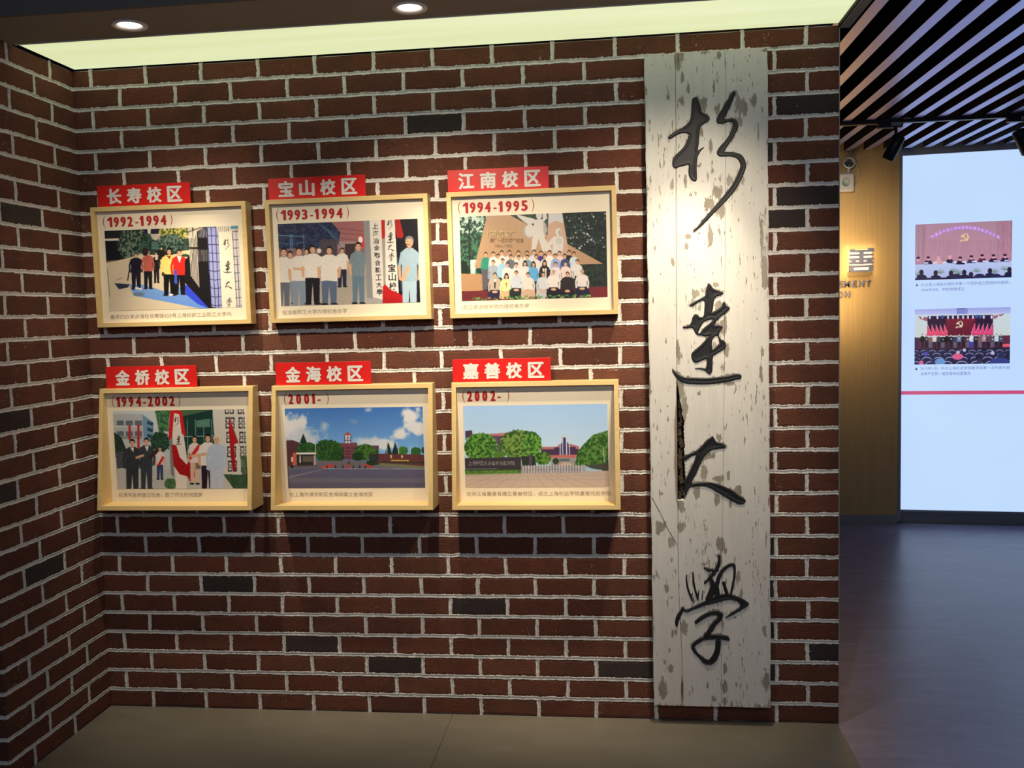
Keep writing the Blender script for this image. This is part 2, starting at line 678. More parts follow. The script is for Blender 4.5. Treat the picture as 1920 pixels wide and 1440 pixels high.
# left wall: faces +x at XL, from y=0 to y=-.60, then returns to the left
wl = bpy.data.objects.new('wall_left', None)
ROOT.objects.link(wl)
struct(wl, 'short brick side wall at the left of the bay')
RET = -.603
box('wall_core', -3.6, XL - .0115, RET + .0115, 0.0, 0, H, M_CORE, wl)
box('mortar_bed', XL - .0112, XL - .006, RET + .006, 0.0, 0, H, M_MORTAR, wl)
box('mortar_bed', -3.6, XL - .006, RET + .006, RET + .0112, 0, H, M_MORTAR, wl)
DARKL = {(24, 1), (8, 1), (15, 2), (12, 2)}
V, F = [], []
V2, F2 = [], []
for c in range(32):
    lo, hi = course_z(c)
    z0 = lo + (J / 2 if c else 0.001)
    z1 = hi - (J / 2 if c < 31 else 0.001)
    # face towards +x; y positions of the joints
    js = [0.003] + ([-.240, -.470] if c % 2 == 0 else [-.140, -.376, RET + .0001]) + ([RET] if c % 2 == 0 else [])
    js[-1] = RET
    js = [q + (rng.uniform(-.004, .004) if 0 < k < len(js) - 1 else 0) for k, q in enumerate(js)]
    for k in range(len(js) - 1):
        ya = js[k] - (J / 2 if k else 0)
        yb = js[k + 1] + (J / 2 if k < len(js) - 2 else 0)
        o = new_obj('brick', brick_mesh(ya - yb, z1 - z0), wl, loc=(XL, (ya + yb) / 2, (z0 + z1) / 2))
        o.rotation_euler = (0, 0, math.pi / 2)
        o.color = tint((c, k) in DARKL)
        if k < len(js) - 2:
            joint_strip(V, F, z0 - .004, z1 + .004, js[k + 1], False, w=J * .95)
    # face towards the camera, left of the outside corner
    x = XL
    k = 0
    while x > -3.45:
        L = (BX if (c % 2 or k) else BX / 2) - (0 if k else .0)
        o = new_obj('brick', brick_mesh(L - J, z1 - z0), wl, loc=(x - (L - J) / 2, RET, (z0 + z1) / 2))
        o.color = tint(rng.random() < .04)
        x -= L
        k += 1
        if x > -3.45:
            joint_strip(V2, F2, z0 - .004, z1 + .004, x + J / 2, False, w=J * .95)
for i in range(31):
    joint_strip(V, F, RET, 0.004, .0685 + i * BZ, True)
    joint_strip(V2, F2, -3.45, XL, .0685 + i * BZ, True)
# first set is laid out along y: (u, d, v) -> (XL - d, u, v)
VL = [(XL - v[1], v[0], v[2]) for v in V]
o = new_obj('mortar', pymesh('mortar', VL, F, M_MORTAR, True), wl)
o['kind'] = 'stuff'
VR = [(v[0], RET + v[1], v[2]) for v in V2]
o = new_obj('mortar', pymesh('mortar', VR, F2, M_MORTAR, True), wl)
o['kind'] = 'stuff'

# ------------------------------------------------------------------ soffit with the luminous strip
SOY = -.344          # near edge of the luminous strip
hole_r = .037
sof = bpy.data.objects.new('ceiling_soffit', None)
ROOT.objects.link(sof)
struct(sof, 'brown lowered soffit in front of the brick wall')


def soffit_plate():
    """plate at z=H with round holes for the downlights"""
    xs = sorted([-3.6] + [d[0] + s * .08 for d in DOWN for s in (-1, 1)] + [.028])
    V, F = [], []

    def quad(x0, x1, y0, y1):
        k = len(V)
        V.extend([(x0, y0, H), (x1, y0, H), (x1, y1, H), (x0, y1, H)])
        F.append((k, k + 3, k + 2, k + 1))
    y0, y1 = RET, SOY
    quad(xs[0], xs[1], y0, y1)
    quad(xs[2], xs[3], y0, y1)
    quad(xs[4], xs[5], y0, y1)
    quad(xs[6], xs[7], y0, y1)
    for dx, dy in DOWN:
        sq = [(dx - .08, y0), (dx + .08, y0), (dx + .08, y1), (dx - .08, y1)]
        N = 40
        k = len(V)
        outer = []
        for i in range(N):
            a = 2 * math.pi * i / N
            cx, cy = math.cos(a), math.sin(a)
            tx = .08 / abs(cx) if abs(cx) > 1e-6 else 9
            ty = ((y1 - dy) if cy > 0 else (dy - y0)) / abs(cy) if abs(cy) > 1e-6 else 9
            t = min(tx, ty)
            outer.append((dx + cx * t, dy + cy * t, H))
        V.extend(outer)
        V.extend([(dx + math.cos(2 * math.pi * i / N) * hole_r, dy + math.sin(2 * math.pi * i / N) * hole_r, H) for i in range(N)])
        for i in range(N):
            j = (i + 1) % N
            F.append((k + i, k + N + i, k + N + j, k + j))
        # corner triangles
        for q in sq:
            best = sorted(range(N), key=lambda i: (outer[i][0] - q[0]) ** 2 + (outer[i][1] - q[1]) ** 2)[:2]
            V.append((q[0], q[1], H))
            F.append((len(V) - 1, k + best[0], k + best[1]))
    return pymesh('soffit_plate', V, F, M_SOFFIT)


new_obj('soffit_plate', soffit_plate(), sof)
box('fascia', -3.6, .028, RET - .012, RET, H - .001, 3.0, M_FASCIA, sof)
box('fascia', .022, .034, RET, -.001, H - .004, 2.75, M_DARK, sof)
box('end_cap', .001, .034, -.36, .0, H - .012, H - .002, M_SOFFIT, sof)
box('soffit_lining', -3.6, .02, RET, .15, 2.60, 2.62, M_DARK, sof)
box('edge_bead', -.0005, .0025, .001, .16, 0, H, M_CORE, wall)

t = NT('stretch_ceiling_lit')
n_ = t.noise(t.pos((.5, 9, 1)), 1.0, 2, .5)
cc = t.mix(t.ramp(n_, [(.3, BW[0]), (.7, BW[1])]), srgb(220, 227, 183), srgb(207, 215, 162))
t.l(cc, t.b.inputs['Emission Color'])
t.set(Base_Color=(.4, .4, .35, 1), Emission_Strength=1.08)
lp = thing('luminous_ceiling_panel', 'long pale green backlit ceiling strip along the top of the brick wall', 'ceiling light', (-1.39, -.17, H))
o = box('diffuser', XL + .012, -.004, SOY, -.006, H + .004, H + .010, t.m, lp)
o.location = (1.39, .17, -H)
o = box('edge_trim', XL + .012, .0, SOY - .004, SOY, H - .003, H + .03, M_RIM, lp)
o.location = (1.39, .17, -H)
o = box('edge_trim', -.004, .0012, SOY, -.002, H - .008, H + .03, M_DARK, lp)
o.location = (1.39, .17, -H)

M_LAMP = emitter('downlight_lens', (1.0, .92, .84), 14)
for i, ((x, y), lab) in enumerate(zip(DOWN, ('round recessed downlight at the left end of the brown soffit', 'round recessed downlight over the middle picture column', 'round recessed downlight nearest the carved board'))):
    d = thing('recessed_downlight', lab, 'ceiling light', (x, y, H), group='downlights in the brown soffit')
    lathe('trim_ring', [(.0545, .0005), (.0545, -.0045), (.050, -.0065), (.040, -.0035), (.0365, .002), (.0362, .012)], M_RIM, d, 48)
    lathe('recess_cup', [(.0362, .012), (.0355, .045), (.001, .046)], M_RIM, d, 40)
    N_ = 20
    V_ = [(.0352 * math.cos(math.pi + math.pi * k / N_), .0352 * math.sin(math.pi + math.pi * k / N_) , .004 + .010 * (1 - math.sin(math.pi * k / N_))) for k in range(N_ + 1)]
    new_obj('gimbal_shield', pymesh('gimbal_shield', V_, [tuple(range(N_ + 1))], M_RIM), d)
    mt = Matrix.Translation((0, .006, .020)) @ Matrix.Rotation(math.radians(-22), 4, 'X')
    lathe('lamp_lens', [(.031, .006), (.031, 0), (.0001, -.001)], M_LAMP, d, 32, mt)

# ------------------------------------------------------------------ hall: slat ceiling, rear wall
ceil = bpy.data.objects.new('ceiling', None)
ROOT.objects.link(ceil)
struct(ceil, 'black hall ceiling with long parallel slats')
box('ceiling_void', -4.5, 4.5, -6.5, 4.5, 2.78, 2.80, M_DARK, ceil)
sm = None
SLATS = [(.1175 + k * .1265) for k in range(22)]
for x in SLATS:
    if sm is None:
        o = box('slat', 0, .047, -2.6, 3.12, HC, HC + .085, M_SLAT, ceil, .001)
        o.data.materials.append(M_DARK)  # shade between the slats put into the black of their sides and tops
        for p_ in o.data.polygons:
            if p_.normal.z > -.9:
                p_.material_index = 1
        sm = o.data
    else:
        o = new_obj('slat', sm, ceil)
    o.location = (x, 0, 0)
box('slat', .036, .066, -2.6, 3.12, HC, HC + .085, M_SLAT, ceil)
for y in (.9, 2.05, 2.75):
    box('carrier_rail', .0, 3.4, y, y + .02, HC + .09, HC + .13, M_DARK, ceil)

YF = 3.13
wr = box('wall_rear', -3.6, 1.108, YF, YF + .25, 0, 2.75, M_OAK)
struct(wr, 'oak veneered wall panel behind the brick wall')
struct(box('baseboard_rear', -3.6, 1.106, YF - .012, YF, -.004, .062, M_GREYBASE), 'low grey skirting under the oak panel')
struct(box('trim_1', 1.106, 1.127, YF - .006, YF + .25, .02, HC + .02, M_GREYTRIM), 'thin grey metal edge strip beside the display')
struct(box('wall_right', 4.3, 4.5, -6.5, 4.5, 0, 2.8, M_FASCIA), 'plain dark side wall of the hall')
struct(box('wall_front', -6.5, 4.5, -6.6, -6.5, 0, 2.8, M_FASCIA), 'plain dark wall behind the viewer')

# backlit display wall, turned six degrees
A6 = math.radians(-6)
ld = thing('backlit_display', 'tall glowing pale blue display wall with two photographs and a red line', 'display panel', (1.127, 3.2, 0), A6)
M_LB = NT('backlit_film')
n_ = M_LB.noise(M_LB.pos(), .9, 2, .5)
cc = M_LB.mix(M_LB.ramp(n_, [(.3, BW[0]), (.7, BW[1])]), srgb(186, 213, 252), srgb(194, 222, 253))
M_LB.l(cc, M_LB.b.inputs['Emission Color'])
M_LB.set(Base_Color=(.1, .1, .1, 1), Emission_Strength=1.0, Roughness=.5)
M_LB = M_LB.m
box('lit_panel', 0, 2.4, 0, .04, .084, 2.482, M_LB, ld)
box('top_frame', -.02, 2.4, -.012, .1, 2.482, 2.56, M_GREYTRIM, ld)
box('bottom_frame', -.005, 2.4, -.012, .1, .070, .084, M_GREYTRIM, ld)
box('plinth', -.01, 2.4, .004, .1, -.004, .070, M_GREYBASE, ld)
box('red_line', 0.001, 2.4, -.0015, 0, .878, .902, emitter('backlit_red', srgb(196, 70, 120), 1.0), ld)
M_LTXT = emitter('backlit_blue_ink', srgb(78, 92, 176), 1.0)
M_LTRI = emitter('backlit_navy_ink', srgb(24, 22, 70), 1.0)
for txt, x0, x1, z0, z1 in (('杉达是上海民办高校中第一个同步成立党组织的高校。', .142, .689, 1.609, 1.632), ('2004年3月，学校党委成立', .142, .414, 1.574, 1.597),
                            ('2013年1月，中共上海杉达学院委员会第一次代表大会', .142, .696, 1.045, 1.066), ('选举产生新一届党委和纪委委员', .144, .456, 1.008, 1.030)):
    lettering('caption', txt, x0, x1, -.001, z0, z1, M_LTXT, ld)
for z in (1.613, 1.046):
    new_obj('triangle_mark', pymesh('triangle_mark', [(.107, -.001, z), (.125, -.001, z), (.116, -.001, z + .018)], [(0, 1, 2)], M_LTRI), ld)

# ------------------------------------------------------------------ track light rail and heads
tr = thing('track_rail', 'black track lighting rail crossing under the slats', 'light track', (1.2, 2.12, 2.50))
o = box('rail', -1.9, 1.6, -.018, .018, 0, .022, M_BLACKMETAL, tr, .002)
for k in (-1.0, -.35, .35, 1.0):
    box('hanger_clip', k - .02, k + .02, -.02, .02, .018, .024, M_GREYTRIM, tr)


def spot_head(x, lab, tilt):
    s = thing('track_spotlight', lab, 'spotlight', (x, 2.12, 2.50), group='spotlights on the track rail')
    box('adaptor', -.095, .035, -.019, .019, -.024, 0, M_BLACKMETAL, s, .002)
    box('adaptor_cap', -.028, .028, -.021, .018, -.018, .004, M_GREYTRIM, s, .002)
    tube('stem', [(0, 0, -.02), (.004, 0, -.055), (.012, 0, -.075)], .009, M_BLACKMETAL, s)
    mt = Matrix.Translation((-.012, -.010, -.135)) @ Matrix.Rotation(math.radians(tilt), 4, 'Y') @ Matrix.Rotation(math.radians(14), 4, 'X')
    b = lathe('lamp_body', [(.0001, .072), (.030, .070), (.034, .062), (.034, -.066), (.031, -.070), (.029, -.05), (.0001, -.045)], M_BLACKMETAL, s, 32, mt)
    for k in range(3):
        lathe('cooling_fin', [(.034, .058 - k * .010), (.0368, .057 - k * .010), (.0368, .054 - k * .010), (.034, .053 - k * .010)], M_BLACKMETAL, b, 32, mt)
    return s


spot_head(.792, 'black cylindrical spotlight hanging from the track over the oak panel', 24)
spot_head(1.475, 'black cylindrical spotlight on the track at the right edge', -30)

# ------------------------------------------------------------------ emergency light with cable
em = thing('emergency_light', 'white twin-head emergency light on the oak panel', 'emergency light', (.70, YF, 2.25))
box('housing', -.10, .108, -.055, 0, 0, .118, M_PLASTIC, em, .01)
M_GREEN = simple('pale_green_label', (.30, .42, .38), .5)
M_DGREY = simple('reflector_grey', (.10, .12, .14), .3, .4)
lathe('label_disc', [(.0001, 0), (.024, 0), (.024, .003)], M_GREEN, em, 24, Matrix.Translation((.05, -.058, .055)) @ Matrix.Rotation(math.pi / 2, 4, 'X'))
for x in (-.055, .075):
    mt = Matrix.Translation((x, -.045, .185)) @ Matrix.Rotation(math.radians(80), 4, 'X')
    hd = lathe('lamp_head', [(.0001, -.03), (.025, -.028), (.037, -.005), (.037, .008), (.031, .009), (.029, .002), (.0001, -.004)], M_PLASTIC, em, 28, mt)
    lathe('reflector', [(.029, .0025), (.012, -.001), (.0001, -.001)], M_DGREY, hd, 24, mt)
    for a in (0.4, 2.5, 4.6):
        q = [mt @ Vector((r_ * math.cos(a + s_), r_ * math.sin(a + s_), .005)) for r_, s_ in ((.008, 0), (.028, -.12), (.028, .12))]
        new_obj('reflector_vane', pymesh('reflector_vane', [tuple(v) for v in q], [(0, 1, 2)], M_PLASTIC), hd)
    tube('neck', [(x, -.03, .115), (x, -.032, .15)], .010, M_PLASTIC, em)
cv = [(.835 - .04, YF - .006, 2.53), (.80, YF - .006, 2.50), (.823, YF - .006, 2.45), (.845, YF - .006, 2.39), (.843, YF - .006, 2.335), (.825, YF - .006, 2.29), (.800, YF - .01, 2.272)]
cb_ = []
for i in range(len(cv) - 1):
    p0, p1, p2, p3 = [Vector(cv[max(0, min(len(cv) - 1, i + k))]) for k in (-1, 0, 1, 2)]
    for s_ in range(5):
        u = s_ / 5
        cb_.append(.5 * ((2 * p1) + (p2 - p0) * u + (2 * p0 - 5 * p1 + 4 * p2 - p3) * u * u + (3 * p1 - p0 - 3 * p2 + p3) * u ** 3))
o = tube('power_cable', cb_, .0042, M_CABLE, em)
o.location = (-.70, -YF, -2.25)

# ------------------------------------------------------------------ backlit metal lettering on the oak panel
M_HALO = emitter('warm_led', (1.0, .82, .52), 1.0)
sg = thing('backlit_character_sign', 'backlit steel character glowing warm yellow on the oak panel', 'wall sign', (.855, YF, 1.70))
def sign_rects():
    k = .000414
    q = lambda x0, x1, z0, z1: (-.076 + (x0 - 250) * k, -.076 + (x1 - 250) * k, .0175 + (625 - z1) * k, .0175 + (625 - z0) * k)
    R = [(268, 345, 262, 280), (545, 635, 252, 280), (262, 635, 278, 310), (262, 632, 342, 372), (256, 635, 405, 440), (292, 355, 438, 468), (415, 475, 278, 505),
         (535, 608, 438, 468), (256, 632, 464, 500), (256, 632, 524, 556), (256, 322, 520, 625), (560, 625, 520, 625), (256, 625, 596, 625)]
    return [q(*r_) for r_ in R]


bm = bmesh.new()
for j, (x0, x1, z0, z1) in enumerate(sign_rects()):
    g_ = bmesh.ops.create_cube(bm, size=1.0)
    for v in g_['verts']:
        v.co = Vector(((x0 + x1) / 2 + v.co.x * (x1 - x0), -.026 + v.co.y * (.016 + j * .00006), (z0 + z1) / 2 + v.co.z * (z1 - z0)))
m = bpy.data.meshes.new('character')
bm.to_mesh(m)
bm.free()
new_obj('character', m, sg, None)
m.materials.append(M_STEEL)
box('led_backing', -.072, .074, -.016, -.010, .020, .165, M_HALO, sg)
box('base_ledge', -.080, .074, -.034, 0, -.010, .0145, simple('brushed_brass', (.36, .26, .12), .4, .4), sg)
lamp('sign_halo', 'AREA', (.855, YF - .030, 1.79), .55, (1, .70, .34), (.855, YF + 1, 1.79), shape='RECTANGLE', size=.20, size_y=.20)
lamp('sign_halo', 'AREA', (.55, YF - .30, 1.68), 6, (1, .70, .36), (.60, YF + .2, 1.70), shape='RECTANGLE', size=.5, size_y=.6)
sl = thing('steel_lettering', 'small steel capital letters under the glowing character', 'wall sign', (.70, YF, 1.56))
for w_, xr, z0, z1, nn in (('EMENT', .925, 1.617, 1.660, 5), ('ON', .790, 1.549, 1.590, 2)):
    for i, chh in enumerate(reversed(w_)):
        x1 = xr - i * .0445
        ww = .040 if chh == 'M' else .033
        m = text_mesh(chh, x1 - ww - .70, x1 - .70, z0 - 1.56, z1 - 1.56, .012, .010)
        m.materials.clear()
        m.materials.append(M_STEEL)
        new_obj('letter', m, sl, loc=(0, -.004, 0))

# ------------------------------------------------------------------ carved board
CHARS = [{"p":[[[-487.0,2221.1],[-477.1,2214.6],[-469.4,2193.4],[-464.6,2170.8],[-453.7,2163.8],[-442.4,2154.7],[-440.0,2144.7],[-446.5,2135.0],[-461.6,2125.8],[-470.2,2116.3],[-474.4,2094.1],[-476.2,2064.2],[-478.9,2041.8],[-474.9,2043.1],[-462.4,2050.5],[-458.9,2047.4],[-469.0,2038.8],[-477.6,2024.2],[-482.8,2009.4],[-484.1,1984.4],[-483.4,1954.2],[-485.0,1939.2],[-491.1,1936.0],[-501.1,1939.9],[-510.0,1952.9],[-512.8,1970.6],[-512.0,1993.2],[-525.6,1990.3],[-540.8,1987.9],[-555.9,1982.5],[-563.4,1988.9],[-566.8,2002.1],[-564.6,2015.6],[-551.3,2032.6],[-532.5,2049.3],[-520.7,2066.3],[-514.6,2081.0],[-510.4,2096.8],[-529.4,2100.7],[-547.0,2097.5],[-562.1,2088.3],[-572.3,2082.7],[-578.8,2085.1],[-578.7,2091.6],[-567.0,2101.0],[-541.7,2114.8],[-519.0,2128.7],[-506.3,2143.0],[-502.6,2160.3],[-500.4,2185.0],[-498.1,2212.2]]],
"h":[],
"s":[[[-358.0,2227.1,6.9],[-371.5,2200.7,8.9],[-389.1,2169.4,10.9],[-404.2,2142.9,11.9],[-401.8,2134.3,8.4],[-379.5,2136.7,5.9],[-359.7,2135.7,6.9],[-352.4,2118.0,8.9],[-362.5,2091.2,8.4],[-380.1,2064.6,8.9],[-397.6,2043.0,10.9],[-405.2,2028.4,10.9],[-390.3,2024.2,8.4],[-360.6,2021.4,7.9],[-338.4,2010.4,9.9],[-328.1,1987.5,9.9],[-331.2,1967.7,9.9],[-346.4,1933.3,9.4],[-369.0,1899.2,10.0],[-396.7,1867.7,9.0],[-426.9,1836.1,7.5],[-457.3,1804.4,6.5],[-477.7,1782.4,4.5],[-495.0,1767.8,2.0]]]},{"p":[[[-446.9,1586.1],[-439.4,1579.4],[-432.0,1568.4],[-416.9,1561.1],[-400.0,1554.1],[-398.9,1548.3],[-409.5,1544.0],[-420.9,1539.4],[-428.5,1530.0],[-431.7,1514.7],[-434.2,1495.5],[-438.4,1486.0],[-429.7,1489.7],[-417.5,1495.9],[-404.2,1506.3],[-400.3,1518.5],[-392.7,1519.4],[-387.9,1507.8],[-377.8,1501.0],[-377.8,1496.0],[-387.3,1486.6],[-400.7,1475.4],[-414.0,1464.2],[-423.6,1452.9],[-428.6,1441.5],[-418.0,1442.0],[-402.1,1436.2],[-403.7,1428.5],[-411.4,1417.9],[-414.5,1405.7],[-409.0,1392.8],[-395.8,1384.8],[-390.2,1373.0],[-394.1,1359.6],[-407.4,1350.2],[-426.5,1339.0],[-434.9,1331.4],[-436.3,1310.1],[-437.7,1286.8],[-442.4,1271.4],[-449.2,1270.7],[-457.6,1276.3],[-465.1,1283.5],[-480.3,1288.4],[-499.4,1291.2],[-480.3,1293.9],[-463.1,1292.0],[-458.1,1300.8],[-457.1,1324.1],[-472.4,1318.6],[-487.7,1313.1],[-497.3,1312.1],[-506.7,1321.3],[-510.4,1334.9],[-507.2,1346.5],[-494.9,1357.9],[-473.7,1376.8],[-456.4,1395.8],[-448.7,1405.3],[-460.1,1401.7],[-471.5,1405.8],[-486.7,1407.3],[-496.1,1416.1],[-502.5,1429.8],[-511.2,1433.9],[-532.2,1432.4],[-537.9,1437.2],[-516.8,1443.7],[-509.1,1453.1],[-505.1,1468.5],[-497.4,1479.9],[-487.8,1479.6],[-480.3,1471.7],[-467.0,1473.3],[-463.7,1496.3],[-462.0,1519.4],[-466.5,1527.2],[-481.7,1521.9],[-500.8,1510.8],[-510.4,1508.4],[-513.0,1513.9],[-496.9,1524.2],[-474.0,1535.9],[-460.6,1544.3],[-457.8,1561.5],[-452.7,1577.5]]],
"h":[[[-484.7,1415.8],[-476.9,1435.0],[-463.4,1453.9],[-440.6,1461.1],[-434.9,1459.0],[-448.3,1445.8],[-467.4,1430.9],[-479.0,1415.7]],[[-437.0,1358.6],[-438.3,1383.8],[-429.7,1401.0],[-418.3,1403.4],[-414.7,1387.1],[-412.5,1377.4],[-418.6,1371.7],[-430.9,1360.4]]],
"s":[[[-576.1,1289.5,1.2],[-568.6,1277.7,3.5],[-555.3,1263.7,6.9],[-534.4,1251.6,10.0],[-503.7,1248.4,11.5],[-457.9,1246.4,11.4],[-419.7,1249.6,11.0],[-381.7,1254.7,10.2],[-358.9,1260.1,10.2],[-347.5,1259.9,9.1]]]},{"p":[[[-438.7,1052.4],[-425.5,1031.4],[-410.2,1028.5],[-395.0,1018.2],[-398.9,1010.3],[-421.9,1007.8],[-444.9,1002.1],[-458.5,992.4],[-470.1,978.7],[-481.9,955.0],[-495.7,923.5],[-513.5,887.9],[-488.4,888.5],[-453.7,889.6],[-426.9,883.5],[-396.3,871.5],[-369.6,857.5],[-350.6,841.6],[-329.7,827.7],[-329.7,815.8],[-339.3,809.9],[-354.6,812.7],[-373.7,821.9],[-400.4,837.8],[-430.9,857.7],[-461.6,873.7],[-488.5,875.8],[-513.7,872.0],[-524.2,866.1],[-531.4,848.2],[-537.3,836.3],[-539.2,844.2],[-538.8,872.1],[-541.7,888.0],[-530.7,907.8],[-514.9,939.4],[-499.0,978.9],[-497.0,986.8],[-514.4,981.0],[-535.8,967.3],[-542.3,968.2],[-544.5,979.3],[-529.7,987.0],[-502.6,998.7],[-485.2,1010.4],[-459.9,1037.7],[-444.5,1049.3]]],
"h":[],
"s":[]},{"p":[[[-317.9,452.0],[-335.1,436.5],[-359.7,420.9],[-384.3,406.3],[-401.5,399.9],[-379.3,420.7],[-354.7,436.3],[-348.7,449.1],[-359.4,461.8],[-334.9,464.6]]],
"h":[],
"s":[[[-534.5,554.8,2.0],[-535.7,536.9,3.0],[-531.1,506.2,3.5],[-522.5,480.6,3.5],[-513.8,459.2,2.5]],[[-520.6,469.4,2.5],[-514.5,488.4,1.5]],[[-512.7,562.6,2.5],[-511.0,532.0,3.5],[-505.5,501.3,3.5],[-497.9,473.2,3.5],[-496.0,465.5,2.5]],[[-496.0,465.5,2.5],[-492.7,498.8,1.5]],[[-477.9,499.0,1.5],[-480.0,481.0,2.0],[-482.1,465.6,2.0]],[[-420.7,623.3,5.4],[-420.9,603.9,5.4],[-427.9,581.0,6.4],[-444.3,558.0,4.9],[-459.2,540.0,4.4],[-470.7,527.2,4.4]],[[-472.1,580.8,3.4],[-456.4,574.2,5.4],[-427.0,572.4,4.9]],[[-436.9,560.6,4.9],[-451.8,547.7,5.9],[-446.1,529.9,7.9],[-443.8,512.1,8.8],[-451.4,486.4,10.8],[-462.4,468.4,7.9]],[[-432.5,507.1,7.9],[-422.3,548.0,6.9],[-407.4,573.5,5.9],[-387.7,589.9,5.9],[-372.1,593.0,5.9],[-367.3,578.9,4.4],[-368.5,553.4,3.9],[-373.6,522.9,3.9],[-381.2,487.1,3.9]],[[-405.4,527.7,5.9],[-400.6,507.3,5.9],[-394.9,487.0,6.9],[-403.3,476.7,8.8]],[[-430.1,507.1,8.8],[-427.8,481.5,9.8],[-423.0,471.4,9.8]],[[-551.8,434.1,4.0],[-537.0,423.9,5.0],[-512.1,434.5,5.4],[-482.3,447.7,6.9],[-452.6,460.8,9.8],[-423.0,471.4,12.8],[-393.5,476.8,11.8],[-364.2,472.0,7.8],[-339.8,462.0,7.3],[-326.2,453.0,4.4]],[[-549.3,434.1,2.5],[-556.9,418.6,6.5],[-568.1,397.8,7.0],[-572.3,377.1,6.0],[-571.5,365.7,2.0]],[[-502.8,383.2,5.9],[-487.8,396.2,7.4],[-463.0,412.0,7.4],[-438.2,418.9,7.9],[-419.6,412.5,8.9],[-419.7,399.7,7.9],[-438.6,378.9,7.4],[-458.6,347.7,8.4],[-468.7,329.5,9.9],[-453.9,329.8,9.9],[-424.3,330.2,8.9],[-399.7,327.0,8.9],[-390.9,320.4,4.4]],[[-426.9,312.2,9.9],[-429.6,281.2,9.9],[-439.8,255.2,10.9],[-454.8,238.3,10.9],[-474.5,241.6,8.4],[-494.2,259.4,5.5],[-509.9,277.2,5.5],[-515.6,295.2,5.5],[-503.6,308.4,6.9],[-483.6,321.6,6.9]]]}]
PEEL = [[-543.9,2341.1,11.0,34.9],[-531.3,2355.2,10.0,14.9],[-404.8,2355.3,7.4,12.3],[-454.1,2370.5,12.4,12.4],[-250.2,2363.5,12.2,4.9],[-533.1,2206.6,11.0,22.5],[-510.1,2250.1,7.5,17.4],[-578.0,2221.4,5.0,7.5],[-458.5,2187.8,12.4,24.9],[-413.9,2175.6,10.9,24.8],[-329.7,2181.2,24.6,29.6],[-292.7,2194.1,10.8,22.1],[-339.9,2132.2,9.9,14.8],[-434.9,2052.2,6.0,19.9],[-466.8,2103.7,7.5,22.4],[-475.5,1989.0,6.5,9.0],[-569.2,1927.7,6.1,17.7],[-523.7,1940.9,6.0,25.1],[-504.2,1889.6,7.5,7.5],[-416.4,1896.1,15.0,22.5],[-376.2,1934.6,10.9,24.9],[-329.0,1937.6,8.9,29.7],[-441.8,1856.9,17.5,25.0],[-404.4,1835.2,12.5,25.0],[-442.8,1755.8,12.6,37.7],[-410.1,1762.2,6.0,22.5],[-518.4,1748.4,11.1,9.1],[-521.3,1712.9,7.6,12.6],[-268.1,1749.5,5.9,59.5],[-630.5,1711.5,5.1,25.5],[-423.1,2250.4,4.0,22.3],[-385.2,2337.0,2.0,29.6],[-263.4,2167.9,3.9,19.6],[-642.4,1945.9,2.0,30.4],[-529.6,2285.9,7.0,20.0],[-276.2,2084.5,3.0,34.4],[-252.9,1819.3,2.5,29.7],[-571.4,1661.0,7.6,17.1],[-610.1,1623.8,4.6,9.6],[-492.8,1551.0,22.8,19.0],[-478.1,1500.6,11.4,19.0],[-426.2,1579.8,11.3,9.4],[-413.6,1510.4,15.1,15.1],[-399.1,1433.1,11.3,30.3],[-390.3,1355.7,9.5,22.7],[-404.1,1294.0,9.5,22.8],[-374.2,1235.2,22.8,5.7],[-554.2,1355.3,8.4,42.2],[-554.0,1218.7,13.5,38.4],[-485.1,1202.0,7.7,11.5],[-258.9,1616.6,11.2,48.5],[-272.0,1272.1,4.5,30.1],[-267.8,1341.4,4.5,15.0],[-596.0,1387.4,3.1,17.3],[-638.2,1532.0,3.8,15.4],[-250.1,1521.2,2.2,33.6],[-535.7,1140.8,11.5,57.7],[-593.9,1110.1,7.7,19.3],[-595.2,1157.4,3.9,11.6],[-417.7,1045.1,11.5,13.4],[-460.5,982.5,19.2,15.4],[-439.4,982.3,11.5,11.5],[-468.8,923.3,11.5,23.1],[-422.9,899.3,23.0,11.5],[-386.4,907.0,4.6,15.3],[-354.3,859.4,13.4,15.3],[-492.7,848.0,9.7,23.2],[-423.5,828.0,17.3,19.2],[-381.5,808.0,5.8,19.2],[-626.3,728.3,19.5,31.3],[-586.0,672.1,14.8,31.2],[-552.2,728.4,11.7,19.4],[-413.4,668.6,12.3,23.1],[-551.3,800.4,10.1,19.4],[-616.8,848.5,3.9,5.8],[-330.2,1028.5,1.9,17.1],[-247.1,815.7,3.8,19.0],[-411.5,662.4,14.7,24.4],[-397.1,639.6,8.8,19.5],[-586.8,608.2,5.0,9.9],[-608.0,505.5,7.5,14.9],[-353.8,553.5,8.8,29.3],[-342.0,497.7,5.9,24.4],[-473.4,593.5,8.8,7.4],[-364.7,400.4,10.8,5.9],[-582.7,345.9,14.9,22.4],[-545.2,362.0,12.4,27.3],[-409.1,374.1,3.9,19.7],[-594.4,208.2,8.0,17.5],[-625.5,131.8,14.1,35.2],[-403.1,214.5,8.9,27.1],[-406.1,147.0,9.9,24.7],[-406.6,92.5,8.9,14.9],[-441.2,99.5,10.9,10.9],[-264.9,350.5,7.8,34.1],[-260.9,176.0,12.7,29.3],[-465.5,151.0,3.0,12.4],[-552.8,138.6,4.5,50.0],[-428.2,172.5,4.9,7.4],[-598.5,278.3,4.0,10.0]]


